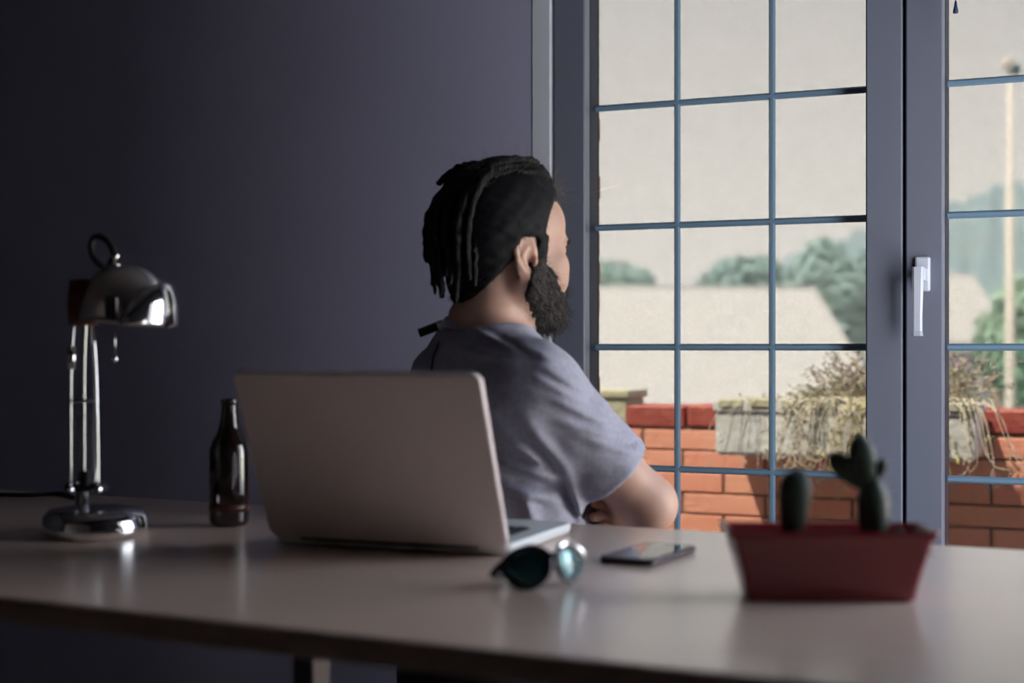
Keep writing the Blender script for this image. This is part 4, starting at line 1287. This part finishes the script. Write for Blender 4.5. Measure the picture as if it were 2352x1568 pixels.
above = (.019 + .10 * x) - z                                                            # above the ear
nape = (-.082 + 1.30 * np.maximum(x + .085, -.02) + .35 * np.abs(y) * 0) - z
nape = smax(nape, x + .032)
burn = smax(np.abs(x - .016) - .013, np.abs(z + .01) - .035)                              # sideburns
reg = sminf(sminf(smax(front, above), nape), burn)
top = .030 * np.exp(-((x - .01) / .085) ** 2 - (y / .050) ** 2) * (z > .04)               # fuller on top
HF.D = smax(HF.D - .55 * top, reg, .006).astype(np.float32)
hair = link('hair', HF.mesh('hair'), M['hair_short'], person)

RB = head_grid(.003)
RB.add(*hell((.034, 0, -.034), (.068, .064, .082)), k=0)
for s_ in (-1, 1):
    RB.add(*hcone((-.004, s_ * .058, -.048), (.070, s_ * .020, -.100), .026, .028), k=.03)
    RB.add(*hcone((.010, s_ * .068, -.010), (-.001, s_ * .060, -.055), .010, .020), k=.02)
RB.add(*hell((.076, 0, -.100), (.032, .032, .026)), k=.03)
RB.add(*hcone((.099, -.024, -.047), (.099, .024, -.047), .008, .008), k=.015)
x, y, z = head_local(RB)
nzf = .0018 * np.sin(x * 260 + y * 170 + 2) * np.sin(z * 230 + y * 110) + .0010 * np.sin(z * 420 + x * 250)
cheek = z - (-.012 - .52 * np.maximum(x - .016, 0))                                      # cheek line
back = -(x + .016) + .35 * np.maximum(0, -.05 - z) * 0
under = -.128 - z
mouth = np.sqrt(((x - .104) / 1.0) ** 2 + (y * .6) ** 2 + ((z + .064) * 1.2) ** 2) - .011
RB.D = smax(smax(smax(smax(RB.D + nzf, cheek), back), under), -mouth).astype(np.float32)
for s_ in (-1, 1):
    RB.add(*hcone((.1035, 0, -.046), (.092, s_ * .027, -.054), .0085, .0085), k=.008)      # moustache
    RB.add(*hcone((.092, s_ * .027, -.054), (.078, s_ * .036, -.074), .0085, .010), k=.010)
beard = link('beard', RB.mesh('beard'), M['beard'], person)

def mesh_points(me, n, rd):
    """random points and normals on a mesh"""
    m = len(me.polygons)
    c = np.empty(m * 3); nr = np.empty(m * 3); ar = np.empty(m)
    me.polygons.foreach_get('center', c); me.polygons.foreach_get('normal', nr); me.polygons.foreach_get('area', ar)
    i = rd.choice(m, n, p=ar / ar.sum())
    return c.reshape(-1, 3)[i], nr.reshape(-1, 3)[i]
def strands(name, P, Dv, Ln, rad, m, parent, curl, rd, nseg=4, label=None):
    """many fine tapering three-sided hairs in one mesh"""
    n = len(P)
    V, F = [], []
    T = Dv / np.linalg.norm(Dv, axis=1)[:, None]
    A = np.cross(T, rd.normal(size=(n, 3))); A /= np.linalg.norm(A, axis=1)[:, None]
    B = np.cross(T, A)
    C = rd.normal(size=(n, 3)) * curl
    rows = []
    for s_ in range(nseg + 1):
        t = s_ / nseg
        Q = P + T * (Ln * t)[:, None] + C * (Ln * t * t)[:, None]
        r = rad * (1 - .8 * t)
        rows.append(np.stack([Q + (A * math.cos(a) + B * math.sin(a)) * r for a in (0, 2.094, 4.189)], 1))
    V = np.stack(rows, 1).reshape(-1, 3)                # n, nseg+1, 3
    base = (np.arange(n) * (nseg + 1) * 3)[:, None, None, None]
    q = []
    for s_ in range(nseg):
        for k in range(3):
            q.append([s_ * 3 + k, s_ * 3 + (k + 1) % 3, (s_ + 1) * 3 + (k + 1) % 3, (s_ + 1) * 3 + k])
    q = np.array(q)
    F = ((np.arange(n) * (nseg + 1) * 3)[:, None, None] + q[None]).reshape(-1, 4)
    me = bpy.data.meshes.new(name); me.from_pydata(V.tolist(), [], F.tolist())
    return tag(link(name, me, m, parent, True), kind='stuff')
rd = np.random.default_rng(21)
P, Nn = mesh_points(beard.data, 5200, rd)
strands('beard_hairs', P - Nn * .002, Nn * .55 + np.array([.15, 0, -.75]) + rd.normal(scale=.35, size=P.shape), rd.uniform(.006, .014, len(P)), .00035, M['beard'], beard, .5, rd)
P, Nn = mesh_points(hair.data, 5200, rd)
loc = (P - HC) @ HR.T
keep = loc[:, 2] < .10
P, Nn, loc = P[keep], Nn[keep], loc[keep]
strands('short_hairs', P - Nn * .001, Nn * .35 + np.array([-.5, -.2, -.75]) + rd.normal(scale=.25, size=P.shape), rd.uniform(.006, .012, len(P)), .00032, M['hair'], hair, .3, rd)

# dreadlocks swept back over the crown and hanging behind
def lock(path, r, seed, par=hair, loc_=True):
    rd = random.Random(seed)
    pts = catmull([Vector(hp(*p_)) if loc_ else Vector(p_) for p_ in path], 7)
    n = len(pts)
    rs = []
    for i in range(n):
        t = i / (n - 1)
        rs.append(r * (min(1, .55 + 3 * t) if t < .15 else 1) * (1 - .62 * max(0, (t - .55) / .45) ** 1.6) * (1 + .13 * math.sin(i * 1.9 + seed) + rd.uniform(-.06, .06)))
    rs[-1] *= .5
    pts = [p_ + Vector((rd.uniform(-1, 1), rd.uniform(-1, 1), rd.uniform(-1, 1))) * .0012 for p_ in pts]
    bm = bmesh.new(); tube(bm, pts, rs, 9)
    return mk('dreadlock', bm, M['hair'], par, True)
sd = 0
for layer, (cnt, lift, back_, down) in enumerate(((9, 0.0, 0.0, -.045), (8, .008, .012, -.075), (6, .013, .020, -.030))):
    for i in range(cnt):
        sd += 1
        t = (i + .5) / cnt * 2 - 1
        y0 = t * (.056 - .006 * layer)
        r_ = random.uniform(.0072, .0092)
        zt_ = .128 + lift - 3.2 * y0 * y0 + random.uniform(-.003, .003)
        xf = .070 - 6 * y0 * y0 + random.uniform(-.006, .004) - .02 * (layer == 2)
        dn = down + random.uniform(-.022, .025)
        yb = y0 * 1.05 + random.uniform(-.006, .006)
        bk = -.118 - back_ + 8 * y0 * y0
        lock([(xf, y0 * .9, zt_ - .042), (xf - .018, y0 + random.uniform(-.004, .004), zt_ - .012), (.015, y0 + random.uniform(-.006, .006), zt_ + .004), (-.040, y0 * .92, zt_ - .004),
              (-.085, yb * .9, .098 + lift * .6), (bk + .004, yb, .050), (bk, yb * 1.02, .0), (bk + random.uniform(0, .008), yb * 1.0, dn)], r_, sd)
# side locks falling past the near side of the crown, and the stray ones of the silhouette
HZ = 0.0
def vl(*pp): return [mp(a, b, c) for a, b, c in pp]
lock(vl((1150, 385, .0), (1110, 380, .0), (1065, 385, .02), (1030, 402, .03), (1003, 424, .03)), .0085, 71, loc_=False)
lock(vl((1130, 392, .03), (1085, 388, .04), (1050, 396, .05), (1022, 412, .06)), .0075, 72, loc_=False)
lock(vl((1100, 410, .05), (1040, 445, .08), (1008, 500, .09), (996, 560, .09), (998, 615, .085), (1000, 652, .08)), .0090, 73, loc_=False)
lock(vl((1090, 430, .04), (1035, 470, .07), (1012, 530, .075), (1008, 600, .07), (1012, 650, .065), (1018, 684, .06)), .0088, 74, loc_=False)
lock(vl((1100, 450, .0), (1055, 500, .03), (1034, 570, .035), (1032, 630, .03), (1040, 680, .025)), .0088, 75, loc_=False)
lock(vl((1120, 440, -.05), (1080, 500, -.03), (1058, 570, -.01), (1052, 625, .0), (1048, 672, .01)), .0085, 76, loc_=False)
lock(vl((1090, 420, .06), (1030, 470, .10), (1000, 540, .11), (993, 590, .11), (996, 630, .105)), .0085, 77, loc_=False)
for k_, pp in enumerate(((1020, 464, .055), (1066, 474, -.02), (1011, 575, .062))):
    bm = bmesh.new(); c_ = mp(*pp)
    lathe(bm, [(.0030, -.0035), (.0042, -.002), (.0044, 0), (.0042, .002), (.0030, .0035)], 14, Matrix.Translation(c_) @ Matrix.Rotation(.5, 4, 'X') @ Matrix.Rotation(-.6, 4, 'Y')); mk('hair_bead', bm, M['bead'], hair, True)

# loose fine hair over the top and forehead
n = 1100
th = rd.uniform(-.62, .62, n); yy = th * .09
xx = rd.uniform(-.085, .075, n)
P = np.stack([hp(a, b, .108 - 3.0 * b * b - 4.2 * (a + .005) ** 2 + .018) for a, b in zip(xx, yy)])
Dv = np.stack([hf * rd.normal(.1, .8) + hl_ * rd.normal(0, .6) + hu * rd.uniform(.25, 1) for _ in range(n)])
strands('loose_hairs', P, Dv, rd.uniform(.012, .034, n), .00028, M['strand'], hair, .7, rd, 6)
n = 90
P = np.stack([hp(rd.uniform(.062, .086), rd.uniform(-.045, .04), rd.uniform(.085, .105)) for _ in range(n)])
Dv = np.stack([hf * rd.uniform(.4, 1) + hl_ * rd.normal(-.1, .6) + hu * rd.uniform(-.55, .8) for _ in range(n)])
strands('fringe_hairs', P, Dv, rd.uniform(.015, .042, n), .00026, M['strand'], hair, .9, rd, 7)
strands('stray_hair', np.array([mp(1046, 372, .0), mp(1275, 400, -.02)]), np.array([[-.35, 0, 1.0], [.5, 0, 1.0]]), np.array([.034, .030]), .0003, M['strand'], hair, .15, rd, 6)

for s_ in (-1, 1):
    bm = bmesh.new(); bmesh.ops.create_uvsphere(bm, u_segments=16, v_segments=10, radius=.0118, matrix=Matrix.Translation(hp(.0795, s_ * .032, .0008)))
    ey_ = mk('eye', bm, M['eye'], person, True)
    bm = bmesh.new(); bmesh.ops.create_uvsphere(bm, u_segments=12, v_segments=8, radius=.0055, matrix=Matrix.Translation(hp(.0868, s_ * .032, .0008)) @ Matrix.Rotation(HY, 4, 'Z') @ Matrix.Diagonal((.55, 1, 1, 1)))
    mk('iris', bm, M['beard'], ey_, True)
    n = 160
    u_ = rd.uniform(0, 1, n)
    P = np.stack([hp(.0968 - .012 * a ** 2 + .0, s_ * (.014 + .034 * a), .014 + .006 * math.sin(a * 2.4) + rd.uniform(-.003, .003)) for a in u_])
    Dv = np.stack([hf * .35 + hl_ * s_ * 1.0 + hu * rd.uniform(-.1, .5) for _ in range(n)])
    strands('eyebrow', P, Dv, rd.uniform(.004, .007, n), .0004, M['beard'], person, .2, rd, 3)
    n = 26
    P = np.stack([hp(.0905 - .006 * abs(a), s_ * .032 + a * .012, .006) for a in np.linspace(-1, 1, n)])
    Dv = np.stack([hf * 1 + hu * .35 + hl_ * a * .4 for a in np.linspace(-1, 1, n)])
    strands('eyelash', P, Dv, np.full(n, .0065), .0004, M['beard'], person, .1, rd, 3)

# black capped tag of a neck cord sticking out behind the collar
a_, b_ = Vector(mp(1020, 743, -.02)), Vector(mp(962, 765, -.02))
dd = (b_ - a_).normalized()
bm = bmesh.new(); tube(bm, [a_ + dd * .011, a_ + dd * .0115, b_ - dd * .001, b_], [.0062, .0072, .0072, .0066], 16)
tg = mk('cord_tag', bm, M['black'], person)
bm = bmesh.new(); tube(bm, [a_ - dd * .002, a_, a_ + dd * .009, a_ + dd * .012], [.004, .0074, .0078, .006], 14); mk('tag_cap', bm, M['white_pl'], tg, True)
bm = bmesh.new(); tube(bm, catmull([Vector(mp(1034, 734, .0)), Vector(mp(1026, 742, .01)), a_], 5), .0012, 6); mk('cord', bm, M['white_pl'], tg, True)
bm = bmesh.new(); tube(bm, catmull([Vector(mp(1010, 778, -.02)), Vector(mp(1003, 800, -.045)), Vector(mp(996, 815, -.05)), Vector(mp(993, 835, -.06)), Vector(mp(991, 850, -.06))], 5), .0016, 6); mk('dark_cord', bm, M['black'], tg, True)

# ---- stool below him
st0 = Vector((man_o.x, man_o.y, 0)) + Vector((-.03 * CT, -.03 * ST, 0))
stl = tag(empty('stool', st0, YAW), 'low black stool under the seated man', 'stool')
bm = bmesh.new(); lathe(bm, [(0, .372), (.16, .372), (.175, .382), (.178, .399), (.165, .411), (0, .415)], 40); mk('seat', bm, M['black'], stl, True)
bm = bmesh.new(); tube(bm, [(0, 0, .08), (0, 0, .378)], .025, 16); mk('post', bm, M['desk_leg'], stl, True)
for k in range(5):
    a = 2 * PI * k / 5 + .35
    bm = bmesh.new(); tube(bm, [(0, 0, .10), (.12 * math.cos(a), .12 * math.sin(a), .07), (.21 * math.cos(a), .21 * math.sin(a), .012)], [.02, .017, .012], 8); mk('leg', bm, M['desk_leg'], stl, True)
